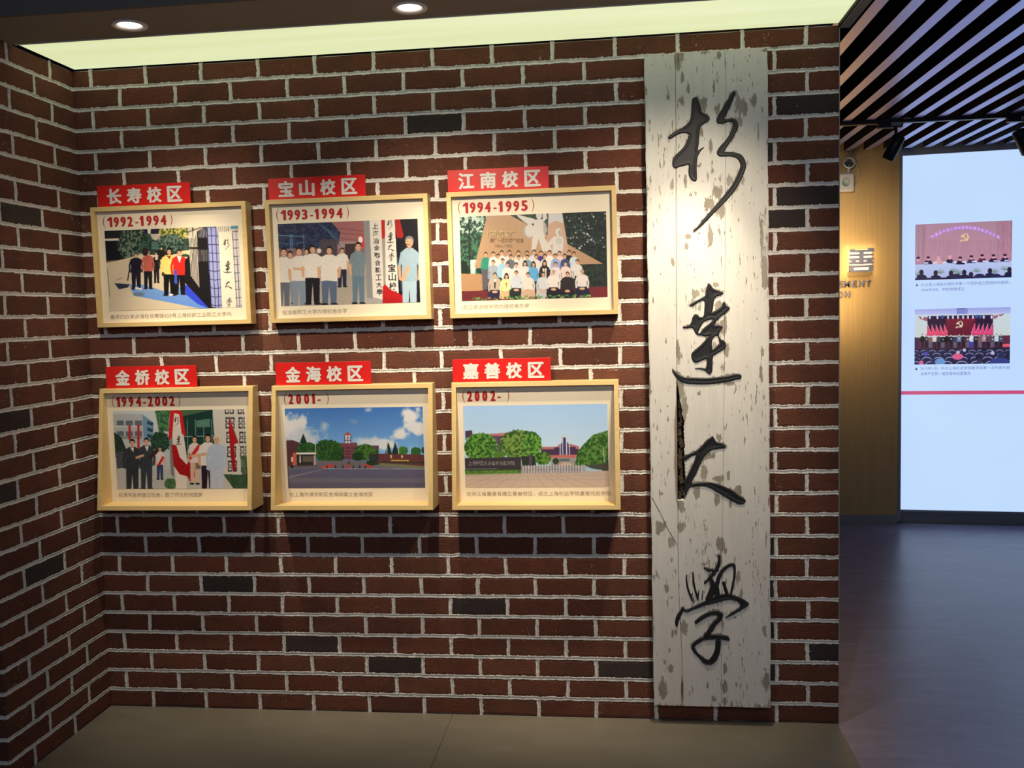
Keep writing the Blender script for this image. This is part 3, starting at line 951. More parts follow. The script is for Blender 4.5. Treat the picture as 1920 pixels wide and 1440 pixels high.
def smooth_poly(P):
    """Catmull-Rom closed outline"""
    P = np.array(P, float)
    n = len(P)
    out = []
    for i in range(n):
        p0, p1, p2, p3 = P[i - 1], P[i], P[(i + 1) % n], P[(i + 2) % n]
        for u in (0, .34, .67):
            out.append(.5 * (2 * p1 + (p2 - p0) * u + (2 * p0 - 5 * p1 + 4 * p2 - p3) * u * u + (3 * p1 - p0 - 3 * p2 + p3) * u ** 3))
    return np.array(out)


def sd_poly(X, Z, P):
    d = np.full(X.shape, 1e9)
    ins = np.zeros(X.shape, bool)
    n = len(P)
    for i in range(n):
        a, b = P[i], P[(i + 1) % n]
        e = b - a
        wx, wz = X - a[0], Z - a[1]
        t_ = np.clip((wx * e[0] + wz * e[1]) / max(1e-9, e @ e), 0, 1)
        d = np.minimum(d, (wx - t_ * e[0]) ** 2 + (wz - t_ * e[1]) ** 2)
        if a[1] != b[1]:
            c = ((a[1] > Z) != (b[1] > Z)) & (X < (b[0] - a[0]) * (Z - a[1]) / (b[1] - a[1]) + a[0])
            ins ^= c
    return np.where(ins, -1, 1) * np.sqrt(d)


def densify(S):
    S = np.array(S, float)
    out = []
    n = len(S)
    for i in range(n - 1):
        p0, p1, p2, p3 = S[max(0, i - 1)], S[i], S[i + 1], S[min(n - 1, i + 2)]
        for u in (0, .25, .5, .75):
            out.append(.5 * (2 * p1 + (p2 - p0) * u + (2 * p0 - 5 * p1 + 4 * p2 - p3) * u * u + (3 * p1 - p0 - 3 * p2 + p3) * u ** 3))
    out.append(S[-1])
    return np.array(out)


def sd_stroke(X, Z, S):
    d = np.full(X.shape, 1e9)
    for i in range(len(S) - 1):
        a, b = S[i], S[i + 1]
        e = b[:2] - a[:2]
        t_ = np.clip(((X - a[0]) * e[0] + (Z - a[1]) * e[1]) / max(1e-9, e @ e), 0, 1)
        q = np.hypot(X - a[0] - t_ * e[0], Z - a[1] - t_ * e[1]) - (a[2] + t_ * (b[2] - a[2]))
        d = np.minimum(d, q)
    return d


def char_sdf(C, X, Z):
    d = np.full(X.shape, 1e9)
    for P in C['p']:
        d = np.minimum(d, sd_poly(X, Z, smooth_poly(P)))
    for P in C['h']:
        d = np.maximum(d, -sd_poly(X, Z, smooth_poly(P)))
    for S in C['s']:
        d = np.minimum(d, sd_stroke(X, Z, densify(S)))
    return d


def bounds(C):
    pts = [(p[0], p[1]) for L in C['p'] + C['s'] for p in L]
    a = np.array(pts)
    return a.min(0) - 12, a.max(0) + 12


YBD = -.047
board = thing('carved_board', 'tall weathered white wooden board with four carved black calligraphy characters', 'sign board', (-.45, 0, .073))
ROT_X, ROT_W = -.561, .0235
Z0B, Z1B = .073, 2.371
seam1 = [(2.3613, -.5522), (2.0578, -.5535), (1.7141, -.5568), (1.3904, -.5603), (.8044, -.5625), (.6601, -.5640), (.5008, -.5634), (.2427, -.5545), (.0730, -.5561)]
seam2 = [(2.3665, -.3865), (2.2481, -.3830), (1.2, -.398), (.3484, -.4152), (.0730, -.4176)]


def seam_x(S, z):
    return np.interp(z, [s[0] for s in S[::-1]], [s[1] for s in S[::-1]])


PE = np.array(PEEL) / 1000.0
CS = [{k: [[[q / 1000.0 for q in p] for p in L] for L in C[k]] for k in C} for C in CHARS]


def plank(name, left, right, nx):
    """front face as a fine grid between two edge functions of z, plus sides"""
    nz = 520
    zs = np.linspace(Z0B, Z1B, nz)
    xl, xr = left(zs), right(zs)
    u = np.linspace(0, 1, nx)
    X = xl[:, None] + (xr - xl)[:, None] * u[None]
    Z = np.repeat(zs[:, None], nx, 1)
    Y = np.full(X.shape, YBD)
    Y[:, 0] += .0012
    Y[:, -1] += .0012
    Y += .0004 * np.sin(Z * 9 + X * 30)
    peel = np.zeros(X.shape)
    for cx, cz, rx, rz in PE:
        q = np.sqrt(((X - cx) / rx) ** 2 + ((Z - cz) / rz) ** 2)
        peel = np.maximum(peel, np.clip(1.12 - q * .62, 0, 1) * (q < 1.9))
    edge = np.minimum(X - (-.655), -.245 - X)
    peel = np.maximum(peel, np.clip(.42 - edge / .02 * .4, 0, 1) * (np.sin(Z * 37) * .5 + .5))
    peel = np.maximum(peel, np.clip(.5 - (Z - Z0B) / .03 * .5, 0, 1))
    for C in CS:
        a, b = bounds(C)
        a, b = a + .0, b
        m_ = (X > a[0] + 12 - .02) & (X < b[0] - 12 + .02) & (Z > a[1] + 12 - .02) & (Z < b[1] - 12 + .02)
        if m_.any():
            d = char_sdf(C, X[m_], Z[m_])
            peel[m_] = np.maximum(peel[m_], np.clip(.62 - np.abs(d) / .009 * .5, 0, .62))
    rot = np.clip(1 - np.abs(X - seam_x(seam1, Z)) / .020, 0, 1) * np.clip(1.3 - np.abs(Z - 1.02) / .26, 0, 1)
    rot = np.maximum(rot, .8 * np.clip(1 - np.abs(X - seam_x(seam1, Z)) / .012, 0, 1) * np.clip(1 - np.abs(Z - .13) / .14, 0, 1))
    rot = np.maximum(rot, .7 * np.clip(1 - np.abs(X + .543) / .010, 0, 1) * np.clip(1 - np.abs(Z - 2.35) / .09, 0, 1))
    V = np.stack([X, Y, Z], -1).reshape(-1, 3)
    idx = np.arange(nz * nx).reshape(nz, nx)
    F = np.stack([idx[:-1, :-1], idx[:-1, 1:], idx[1:, 1:], idx[1:, :-1]], -1).reshape(-1, 4)
    # sides: border loop pulled back to the rear
    loop = np.concatenate([idx[0, :], idx[1:, -1], idx[-1, -2::-1], idx[-2:0:-1, 0]])
    B = V[loop].copy()
    B[:, 1] = -.0055
    k = len(V)
    V = np.concatenate([V, B])
    n = len(loop)
    i0 = np.arange(n)
    i1 = (i0 + 1) % n
    FS = np.stack([loop[i1], loop[i0], k + i0, k + i1], -1)
    F = np.concatenate([F, FS])
    m = pymesh(name, V.tolist(), F.tolist(), M_BOARD)
    for nm, arr in (('peel', peel), ('rot', rot)):
        at = m.attributes.new(nm, 'FLOAT', 'POINT')
        at.data.foreach_set('value', np.concatenate([arr.ravel(), np.full(n, .3)]))
    o = new_obj(name, m, board)
    o.location = (.45, 0, -.073)
    return o


grng = np.random.default_rng(11)
gz = np.linspace(0, 3, 1500)
gn = np.convolve(grng.normal(0, 1, 1500), np.ones(5) / 5, 'same') * .0030 + np.convolve(grng.normal(0, 1, 1500), np.ones(31) / 31, 'same') * .006


def rag(z):
    return np.interp(z, gz, gn)


def gap_open(z):
    return np.clip((z - .822) / .004, 0, 1) * np.clip((1.245 - z) / .14, 0, 1)


outer_l = lambda z: -.6560 + .0010 * np.sin(z * 21) + .25 * rag(z * .7) - (.655 - .655) * z
outer_r = lambda z: -.2445 + .0010 * np.sin(z * 17 + 2) + .25 * rag(z * .9 + .2)
s1l = lambda z: seam_x(seam1, z) - .0007
s1r = lambda z: seam_x(seam1, z) + .0007 + gap_open(z) * (ROT_W + rag(z))
s2l = lambda z: seam_x(seam2, z) - .0004
s2r = lambda z: seam_x(seam2, z) + .0004
plank('plank', outer_l, s1l, 26)
plank('plank', s1r, s2l, 44)
plank('plank', s2r, outer_r, 40)
# rotten core showing in the open joint, built as broken splinters
V, F = [], []
for i in range(42):
    z = .815 + i * .0108
    x = seam_x(seam1, z) + .0125 + rng.uniform(-.006, .006)
    w_, h_, d_ = rng.uniform(.004, .009), rng.uniform(.012, .04), -.046 + rng.uniform(.006, .028) * (1.25 if z < .93 else .7)
    k = len(V)
    V += [(x - w_, d_, z), (x + w_, d_ + .002, z + .003), (x + w_ * .6, d_ + .001, z + h_), (x - w_ * .7, d_ - .001, z + h_ * .9),
          (x - w_, -.009, z), (x + w_, -.009, z), (x + w_, -.009, z + h_), (x - w_, -.009, z + h_)]
    F += [(k, k + 1, k + 2, k + 3), (k, k + 4, k + 5, k + 1), (k + 1, k + 5, k + 6, k + 2), (k + 2, k + 6, k + 7, k + 3), (k + 3, k + 7, k + 4, k)]
o = new_obj('rotten_core', pymesh('rotten_core', V, F, M_ROT), board, loc=(.45, 0, -.073))
o['kind'] = 'stuff'
o['label'] = 'dark rotten wood in the open joint'
box('backing_strip', -.60, -.50, -.010, -.0055, Z0B + .01, Z1B - .01, M_DARK, board).location = (.45, 0, -.073)


def crack(pts, w):
    V, F = [], []
    pts = [np.array(p) for p in pts]
    D = []
    for i in range(len(pts) - 1):
        for s_ in range(10):
            D.append(pts[i] + (pts[i + 1] - pts[i]) * s_ / 10)
    D.append(pts[-1])
    for i, p in enumerate(D):
        ww = w * (rng.uniform(.5, 1.2)) * (.3 if i in (0, len(D) - 1) else 1)
        V += [(p[0] - ww, YBD - .0008, p[1]), (p[0], YBD - .0004, p[1] - ww * .3), (p[0] + ww, YBD - .0008, p[1])]
    for i in range(len(D) - 1):
        k = i * 3
        F += [(k, k + 1, k + 4, k + 3), (k + 1, k + 2, k + 5, k + 4)]
    o = new_obj('crack', pymesh('crack', V, F, M_ROT), board, loc=(.45, 0, -.073))


crack([(-.6547, .838), (-.6218, .7725), (-.5990, .722), (-.5650, .6601)], .0011)

for C in CS:
    a = np.array([(p[0], p[1]) for L in C['p'] + C['s'] for p in L])
    lo, hi = a.min(0) - .010, a.max(0) + .010
    g = .0013
    nx, nz = int((hi[0] - lo[0]) / g) + 1, int((hi[1] - lo[1]) / g) + 1
    X, Z = np.meshgrid(lo[0] + np.arange(nx) * g, lo[1] + np.arange(nz) * g)
    D = char_sdf(C, X, Z)
    gzz, gxx = np.gradient(D, g)
    inside = D < 0
    cell = inside[:-1, :-1] | inside[1:, :-1] | inside[:-1, 1:] | inside[1:, 1:]
    near = D < g * 1.5
    okc = cell & near[:-1, :-1] & near[1:, :-1] & near[:-1, 1:] & near[1:, 1:]
    mv = D >= 0
    X2 = np.where(mv, X - gxx * D, X)
    Z2 = np.where(mv, Z - gzz * D, Z)
    dd = np.minimum(D, 0)
    # rounded shoulder, slightly dished middle
    q = np.clip(-dd / .0045, 0, 1)
    Y = -(.0002 + .0046 * np.sqrt(1 - (1 - q) ** 2)) + .0016 * np.clip((-dd - .005) / .008, 0, 1)
    idx = -np.ones(X.shape, int)
    used = np.zeros(X.shape, bool)
    for sl_ in ((slice(0, -1), slice(0, -1)), (slice(1, None), slice(0, -1)), (slice(0, -1), slice(1, None)), (slice(1, None), slice(1, None))):
        used[sl_] |= okc
    idx[used] = np.arange(used.sum())
    V = np.stack([X2[used], Y[used] + YBD + .0004, Z2[used]], -1)
    c_ = np.argwhere(okc)
    F = np.stack([idx[c_[:, 0], c_[:, 1]], idx[c_[:, 0], c_[:, 1] + 1], idx[c_[:, 0] + 1, c_[:, 1] + 1], idx[c_[:, 0] + 1, c_[:, 1]]], -1)
    m = pymesh('carved_character', V.tolist(), F.tolist(), M_CARVED, True)
    new_obj('carved_character', m, board, loc=(.45, 0, -.073))

# ------------------------------------------------------------------ printed pictures


def value_noise(x, y, seed):
    r = np.random.default_rng(seed)
    T_ = r.random((64, 64))
    xi, yi = np.floor(x).astype(int), np.floor(y).astype(int)
    fx, fy = x - xi, y - yi
    fx, fy = fx * fx * (3 - 2 * fx), fy * fy * (3 - 2 * fy)
    g = lambda a, b: T_[a % 64, b % 64]
    return (g(xi, yi) * (1 - fx) + g(xi + 1, yi) * fx) * (1 - fy) + (g(xi, yi + 1) * (1 - fx) + g(xi + 1, yi + 1) * fx) * fy


def fbm(x, y, seed, octv=4):
    s, a, t_ = 0, 1, 0
    for k in range(octv):
        s = s + a * value_noise(x * 2 ** k + 17 * k, y * 2 ** k + 5 * k, seed + k)
        t_ += a
        a *= .6
    return s / t_


class Pic:
    """paints flat colours on a pixel field; coordinates run over the given quad (tl, tr, br, bl)"""

    def __init__(s, w, h, quad, base):
        s.w, s.h = w, h
        u = (np.arange(w * 2) + .5) / (w * 2)
        v = (np.arange(h * 2) + .5) / (h * 2)
        U, Vv = np.meshgrid(u, v)
        q = [np.array(p, float) for p in quad]
        P = (q[0][None, None] * ((1 - U) * (1 - Vv))[..., None] + q[1][None, None] * (U * (1 - Vv))[..., None] +
             q[2][None, None] * (U * Vv)[..., None] + q[3][None, None] * ((1 - U) * Vv)[..., None])
        s.X, s.Y = P[..., 0], P[..., 1]
        s.I = np.zeros((h * 2, w * 2, 3)) + np.array(base, float)
        s.ext = q
        s.seed = 3

    def win(s, x0, y0, x1, y1):
        m_ = (s.X >= x0) & (s.X <= x1) & (s.Y >= y0) & (s.Y <= y1)
        r = np.flatnonzero(m_.any(1))
        c = np.flatnonzero(m_.any(0))
        if len(r) == 0 or len(c) == 0:
            return None
        return (slice(r[0], r[-1] + 1), slice(c[0], c[-1] + 1))

    def inpoly(s, P, W_):
        X, Y = s.X[W_], s.Y[W_]
        ins = np.zeros(X.shape, bool)
        n = len(P)
        for i in range(n):
            a, b = P[i], P[(i + 1) % n]
            if a[1] != b[1]:
                ins ^= ((a[1] > Y) != (b[1] > Y)) & (X < (b[0] - a[0]) * (Y - a[1]) / (b[1] - a[1]) + a[0])
        return ins

    def poly(s, P, c, c2=None, tex=0, leaf=None, thr=.0):
        xs, ys = [p[0] for p in P], [p[1] for p in P]
        W_ = s.win(min(xs), min(ys), max(xs), max(ys))
        if W_ is None:
            return
        ins = s.inpoly(P, W_)
        s._fill(W_, ins, c, c2, tex, leaf, thr)

    def _fill(s, W_, ins, c, c2, tex, leaf, thr):
        X, Y = s.X[W_], s.Y[W_]
        col = np.zeros(X.shape + (3,)) + np.array(c, float)
        if c2 is not None:
            t_ = np.clip((Y - Y.min()) / max(1, np.ptp(Y)), 0, 1)[..., None]
            col = col * (1 - t_) + np.array(c2, float) * t_
        if leaf is not None:
            s.seed += 7
            sc, lc = leaf
            f = fbm(X / sc, Y / sc, s.seed)
            k = np.clip((f - .42) * 6, 0, 1)[..., None]
            col = col * (1 - k) + np.array(lc, float) * k
            if thr:
                ins = ins & (fbm(X / (sc * 1.6), Y / (sc * 1.6), s.seed + 50) > thr)
        if tex:
            s.seed += 7
            col = col + (fbm(X / 9, Y / 9, s.seed)[..., None] - .5) * tex * 2
        s.I[W_][ins] = col[ins]

    def rect(s, x0, y0, x1, y1, c, **k):
        s.poly([(x0, y0), (x1, y0), (x1, y1), (x0, y1)], c, **k)

    def ell(s, cx, cy, rx, ry, c, c2=None, tex=0, leaf=None, thr=0, rough=0):
        W_ = s.win(cx - rx * 1.3, cy - ry * 1.3, cx + rx * 1.3, cy + ry * 1.3)
        if W_ is None:
            return
        X, Y = s.X[W_], s.Y[W_]
        d = np.sqrt(((X - cx) / rx) ** 2 + ((Y - cy) / ry) ** 2)
        if rough:
            s.seed += 3
            d = d + (fbm(X / 14, Y / 14, s.seed) - .5) * rough
        s._fill(W_, d < 1, c, c2, tex, leaf, thr)

    def line(s, pts, w, c):
        xs, ys = [p[0] for p in pts], [p[1] for p in pts]
        W_ = s.win(min(xs) - w, min(ys) - w, max(xs) + w, max(ys) + w)
        if W_ is None:
            return
        S_ = np.array([(p[0], p[1], w / 2) for p in pts], float)
        s.I[W_][sd_stroke(s.X[W_], s.Y[W_], S_) < 0] = c

    def cloud(s, cx, cy, rx, ry, c, soft=.5):
        W_ = s.win(cx - rx * 1.6, cy - ry * 1.6, cx + rx * 1.6, cy + ry * 1.6)
        if W_ is None:
            return
        X, Y = s.X[W_], s.Y[W_]
        s.seed += 5
        d = np.sqrt(((X - cx) / rx) ** 2 + ((Y - cy) / ry) ** 2) + (fbm(X / 55, Y / 55, s.seed, 5) - .5) * 1.3
        a = np.clip((1 - d) / soft, 0, 1)[..., None]
        s.I[W_] = s.I[W_] * (1 - a) + np.array(c, float) * a

    def text(s, body, x0, y0, x1, y1, c, off=.01, slant=0.0):
        m = text_mesh(body, x0, x1, -y1, -y0, off)
        vs = [v.co for v in m.vertices]
        for p in m.polygons:
            s.poly([(vs[i].x, -vs[i].z + slant * (vs[i].x - x0)) for i in p.vertices], c)
        bpy.data.meshes.remove(m)

    def brush(s, k, cx, cy, h, c):
        """one of the four carved characters, small"""
        C = CHARS[k]
        a = np.array([(p[0], p[1]) for L in C['p'] + C['s'] for p in L])
        lo, hi = a.min(0), a.max(0)
        sc = h / (hi[1] - lo[1])
        W_ = s.win(cx - h, cy - h, cx + h, cy + h)
        if W_ is None:
            return
        X = (s.X[W_] - cx) / sc + (lo[0] + hi[0]) / 2
        Z = -(s.Y[W_] - cy) / sc + (lo[1] + hi[1]) / 2
        s.I[W_][char_sdf(C, X, Z) < .8] = c

    def man(s, x, top, foot, shirt, pants, skin=(205, 160, 130), hair=(20, 16, 18), bw=None, waist=None, sleeve=True, legs=True, face=True, long=False):
        h = foot - top
        hd = h / 7.6
        bw = bw or h * .135
        waist = waist or top + h * .53
        if long:
            s.ell(x, top + hd * .9, hd * .52, hd * 1.1, hair)
        if legs:
            s.poly([(x - bw * .82, waist), (x + bw * .82, waist), (x + bw * .80, foot - h * .02), (x + bw * .18, foot - h * .02), (x, waist + h * .1), (x - bw * .15, foot - h * .02), (x - bw * .75, foot - h * .02)], pants)
            s.ell(x - bw * .5, foot - h * .012, bw * .42, h * .02, (25, 22, 25))
            s.ell(x + bw * .55, foot - h * .012, bw * .42, h * .02, (25, 22, 25))
        s.poly([(x - bw * .35, top + hd * 1.08), (x + bw * .35, top + hd * 1.08), (x + bw, top + hd * 1.5), (x + bw * 1.28, top + h * .36), (x + bw * 1.1, top + h * .40), (x + bw * .88, top + h * .32), (x + bw * .88, waist + h * .02),
                (x - bw * .88, waist + h * .02), (x - bw * .88, top + h * .32), (x - bw * 1.1, top + h * .40), (x - bw * 1.28, top + h * .36), (x - bw, top + hd * 1.5)], shirt, tex=14)
        for q in (-1, 1):
            s.line([(x + q * bw * 1.14, top + h * .37), (x + q * bw * 1.05, top + h * .52)], bw * .3, skin if sleeve else shirt)
        s.rect(x - hd * .16, top + hd * .8, x + hd * .16, top + hd * 1.15, tuple(k * .85 for k in skin))
        s.ell(x, top + hd * .42, hd * .40, hd * .44, hair)
        s.ell(x, top + hd * .62, hd * .32, hd * .42, skin)
        s.poly([(x - hd * .34, top + hd * .42), (x - hd * .2, top + hd * .26), (x + hd * .22, top + hd * .28), (x + hd * .34, top + hd * .42), (x + hd * .3, top + hd * .1), (x - hd * .3, top + hd * .1)], hair)
        if face and hd > 14:
            for q in (-1, 1):
                s.ell(x + q * hd * .15, top + hd * .52, hd * .05, hd * .04, (50, 35, 30))
            s.line([(x - hd * .1, top + hd * .8), (x + hd * .1, top + hd * .8)], hd * .05, (140, 80, 70))

    def mesh(s, name, x0, x1, z0, z1, y, mat, gain=1.0):
        A_ = s.I.reshape(s.h, 2, s.w, 2, 3).mean((1, 3)) / 255.0
        A_ = np.clip(A_, 0, 1)
        L = np.where(A_ > .04045, ((A_ + .055) / 1.055) ** 2.4, A_ / 12.92) * gain
        X, Z = np.meshgrid(np.linspace(x0, x1, s.w), np.linspace(z1, z0, s.h))
        V = np.stack([X.ravel(), np.full(X.size, y), Z.ravel()], -1)
        idx = np.arange(X.size).reshape(X.shape)
        F = np.stack([idx[:-1, :-1], idx[1:, :-1], idx[1:, 1:], idx[:-1, 1:]], -1).reshape(-1, 4)
        m = bpy.data.meshes.new(name)
        m.vertices.add(len(V))
        m.vertices.foreach_set('co', V.ravel())
        m.loops.add(F.size)
        m.loops.foreach_set('vertex_index', F.ravel())
        m.polygons.add(len(F))
        m.polygons.foreach_set('loop_start', np.arange(0, F.size, 4))
        m.polygons.foreach_set('loop_total', np.full(len(F), 4))
        m.update(calc_edges=True)
        at = m.attributes.new('ink', 'FLOAT_COLOR', 'POINT')
        at.data.foreach_set('color', np.concatenate([L.reshape(-1, 3), np.ones((len(V), 1))], 1).ravel())
        m.materials.append(mat)
        return m


# colours below are the print's own ink colours, chosen for a print on warm white paper
SK = (205, 160, 130)


def pic_gate():          # 1992-1994
    p = Pic(290, 168, [(45, 62), (1765, 5), (1815, 1035), (95, 1075)], (205, 190, 165))
    p.poly([(0, 0), (1200, 0), (1200, 330), (0, 480)], (32, 44, 46), leaf=(26, (62, 82, 72)))
    p.poly([(460, 0), (1180, 0), (1180, 160), (640, 190), (480, 160)], (190, 180, 170), tex=10)
    for x in (480, 650):
        p.rect(x, 25, x + 140, 110, (28, 30, 60))
        p.line([(x, 112), (x + 140, 108)], 8, (225, 215, 205))
    p.rect(610, 30, 640, 120, (230, 225, 215))
    p.poly([(40, 60), (300, 60), (320, 430), (60, 460)], (26, 32, 38))
    p.poly([(50, 165), (230, 160), (235, 185), (50, 190)], (215, 205, 195))
    p.poly([(60, 200), (240, 195), (250, 415), (65, 430)], (14, 18, 28))
    p.poly([(66, 445), (250, 430), (250, 460), (70, 470)], (150, 110, 95))
    p.ell(420, 230, 200, 210, (24, 44, 40), leaf=(22, (110, 128, 112)), rough=.5)
    p.ell(600, 240, 90, 130, (26, 50, 44), leaf=(20, (60, 90, 78)), rough=.6)
    p.rect(660, 200, 780, 300, (70, 105, 100), tex=12)
    p.ell(950, 90, 190, 110, (74, 92, 40), leaf=(20, (205, 192, 110)), rough=.6)
    p.ell(900, 220, 170, 110, (24, 48, 44), leaf=(22, (96, 118, 104)), rough=.5)
    p.poly([(1000, 320), (1200, 310), (1200, 420), (1000, 410)], (214, 200, 160))
    p.poly([(250, 440), (560, 340), (560, 420), (300, 520)], (190, 178, 150))
    p.ell(1090, 420, 90, 60, (34, 70, 46), rough=.4)
    # ground and blue shadows
    p.poly([(60, 470), (560, 360), (1200, 400), (1560, 1060), (60, 1100)], (206, 192, 168), tex=8)
    p.poly([(360, 735), (560, 740), (860, 840), (1100, 740), (1400, 1060), (1250, 1040), (900, 970), (420, 880)], (118, 158, 205), c2=(96, 140, 228), tex=10)
    p.poly([(1060, 740), (1150, 760), (1400, 1050), (1250, 990), (1100, 870)], (50, 70, 215))
    p.ell(490, 862, 75, 26, (96, 120, 150), rough=.4)
    p.poly([(170, 720), (370, 735), (350, 775), (230, 800)], (44, 50, 72))
    p.line([(200, 680), (270, 655)], 12, (150, 140, 125))
    p.line([(80, 540), (110, 900)], 8, (120, 110, 100))
    # people
    p.man(455, 335, 800, (24, 20, 40), (26, 24, 44), bw=74, sleeve=False)
    p.ell(465, 785, 28, 14, (225, 220, 215)); p.ell(508, 795, 22, 12, (225, 220, 215))
    p.line([(365, 570), (345, 685)], 16, (40, 30, 30))
    p.man(720, 330, 720, (26, 22, 30), (22, 20, 28), bw=42, sleeve=False)
    p.man(785, 265, 560, (28, 24, 26), (22, 20, 28), bw=48, legs=False)
    p.rect(705, 370, 730, 430, (210, 200, 190))
    p.man(610, 300, 795, (172, 88, 78), (20, 20, 26), bw=66, sleeve=False)
    p.ell(575, 330, 40, 50, (40, 30, 34), rough=.4)
    p.man(885, 285, 880, (232, 208, 120), (14, 14, 18), bw=92, waist=600, sleeve=False, long=True)
    p.poly([(850, 380), (910, 380), (890, 425)], (150, 60, 50))
    p.ell(905, 870, 30, 14, (220, 215, 210)); p.ell(805, 610, 18, 26, (60, 40, 40))
    p.man(1015, 300, 870, (226, 40, 34), (14, 14, 18), bw=90, waist=610, sleeve=False)
    p.poly([(985, 385), (1045, 385), (1018, 470)], (230, 225, 220))
    p.rect(950, 560, 985, 735, (60, 80, 190), tex=40)
    # railings
    p.poly([(1085, 440), (1140, 380), (1240, 80), (1360, 5), (1420, 40), (1560, 1060), (1400, 1050), (1085, 720)], (20, 18, 22))
    for k in range(13):
        x = 1140 + k * 19
        y1 = 300 + 0 * k
        if k < 6:
            p.line([(x, 92 - k * 6), (x + 6, 268)], 11, (205, 198, 185))
            p.line([(x + 8, 300), (x + 30, 640 + k * 26)], 11, (198, 190, 180))
        else:
            p.line([(x + 8, 60 - k * 2), (x + 14, 150)], 8, (150, 150, 160))
            p.line([(x + 8, 310), (x + 14, 450)], 7, (120, 118, 120))
    p.line([(1130, 85), (1350, 10)], 9, (15, 15, 20))
    p.line([(1150, 285), (1250, 290)], 12, (15, 15, 20))
    # tiled pier
    p.poly([(1365, 0), (1500, 0), (1560, 1060), (1420, 1020)], (150, 156, 205), tex=10)
    for k in range(10):
        y = 25 + k * 108
        p.line([(1368 + k * 5, y), (1440 + k * 5, y + 14 if k > 4 else y), (1515 + k * 5, y + 4)], 9, (32, 34, 80))
    for x0, x1 in ((1372, 1425), (1420, 1475), (1478, 1520), (1512, 1562)):
        p.line([(x0, 0), (x1, 1040)], 9, (40, 44, 110))
    # hanging sign
    p.poly([(1512, 80), (1685, 75), (1745, 1045), (1560, 1045)], (226, 216, 200))
    p.poly([(1480, 0), (1680, 0), (1685, 75), (1510, 85)], (205, 198, 188))
    for k in range(6):
        p.line([(1520 + k * 24, 15), (1524 + k * 24, 80)], 4, (60, 50, 50))
    p.rect(1672, 0, 1770, 50, (80, 140, 165))
    for k, (cx, cy, h) in enumerate(((1612, 240, 140), (1628, 520, 150), (1645, 750, 95), (1650, 965, 115))):
        p.brush(k, cx, cy, h, (25, 22, 28))
    p.poly([(1690, 70), (1770, 60), (1815, 1040), (1745, 1040)], (196, 192, 200), tex=8)
    for k in range(10):
        p.line([(1692 + k * 5, 185 + k * 104 - 104), (1775 + k * 4, 180 + k * 104 - 104)], 7, (45, 40, 50))
    p.line([(1735, 60), (1785, 1035)], 7, (45, 40, 50))
    p.line([(1692, 80), (1750, 1035)], 7, (60, 55, 70))
    return p


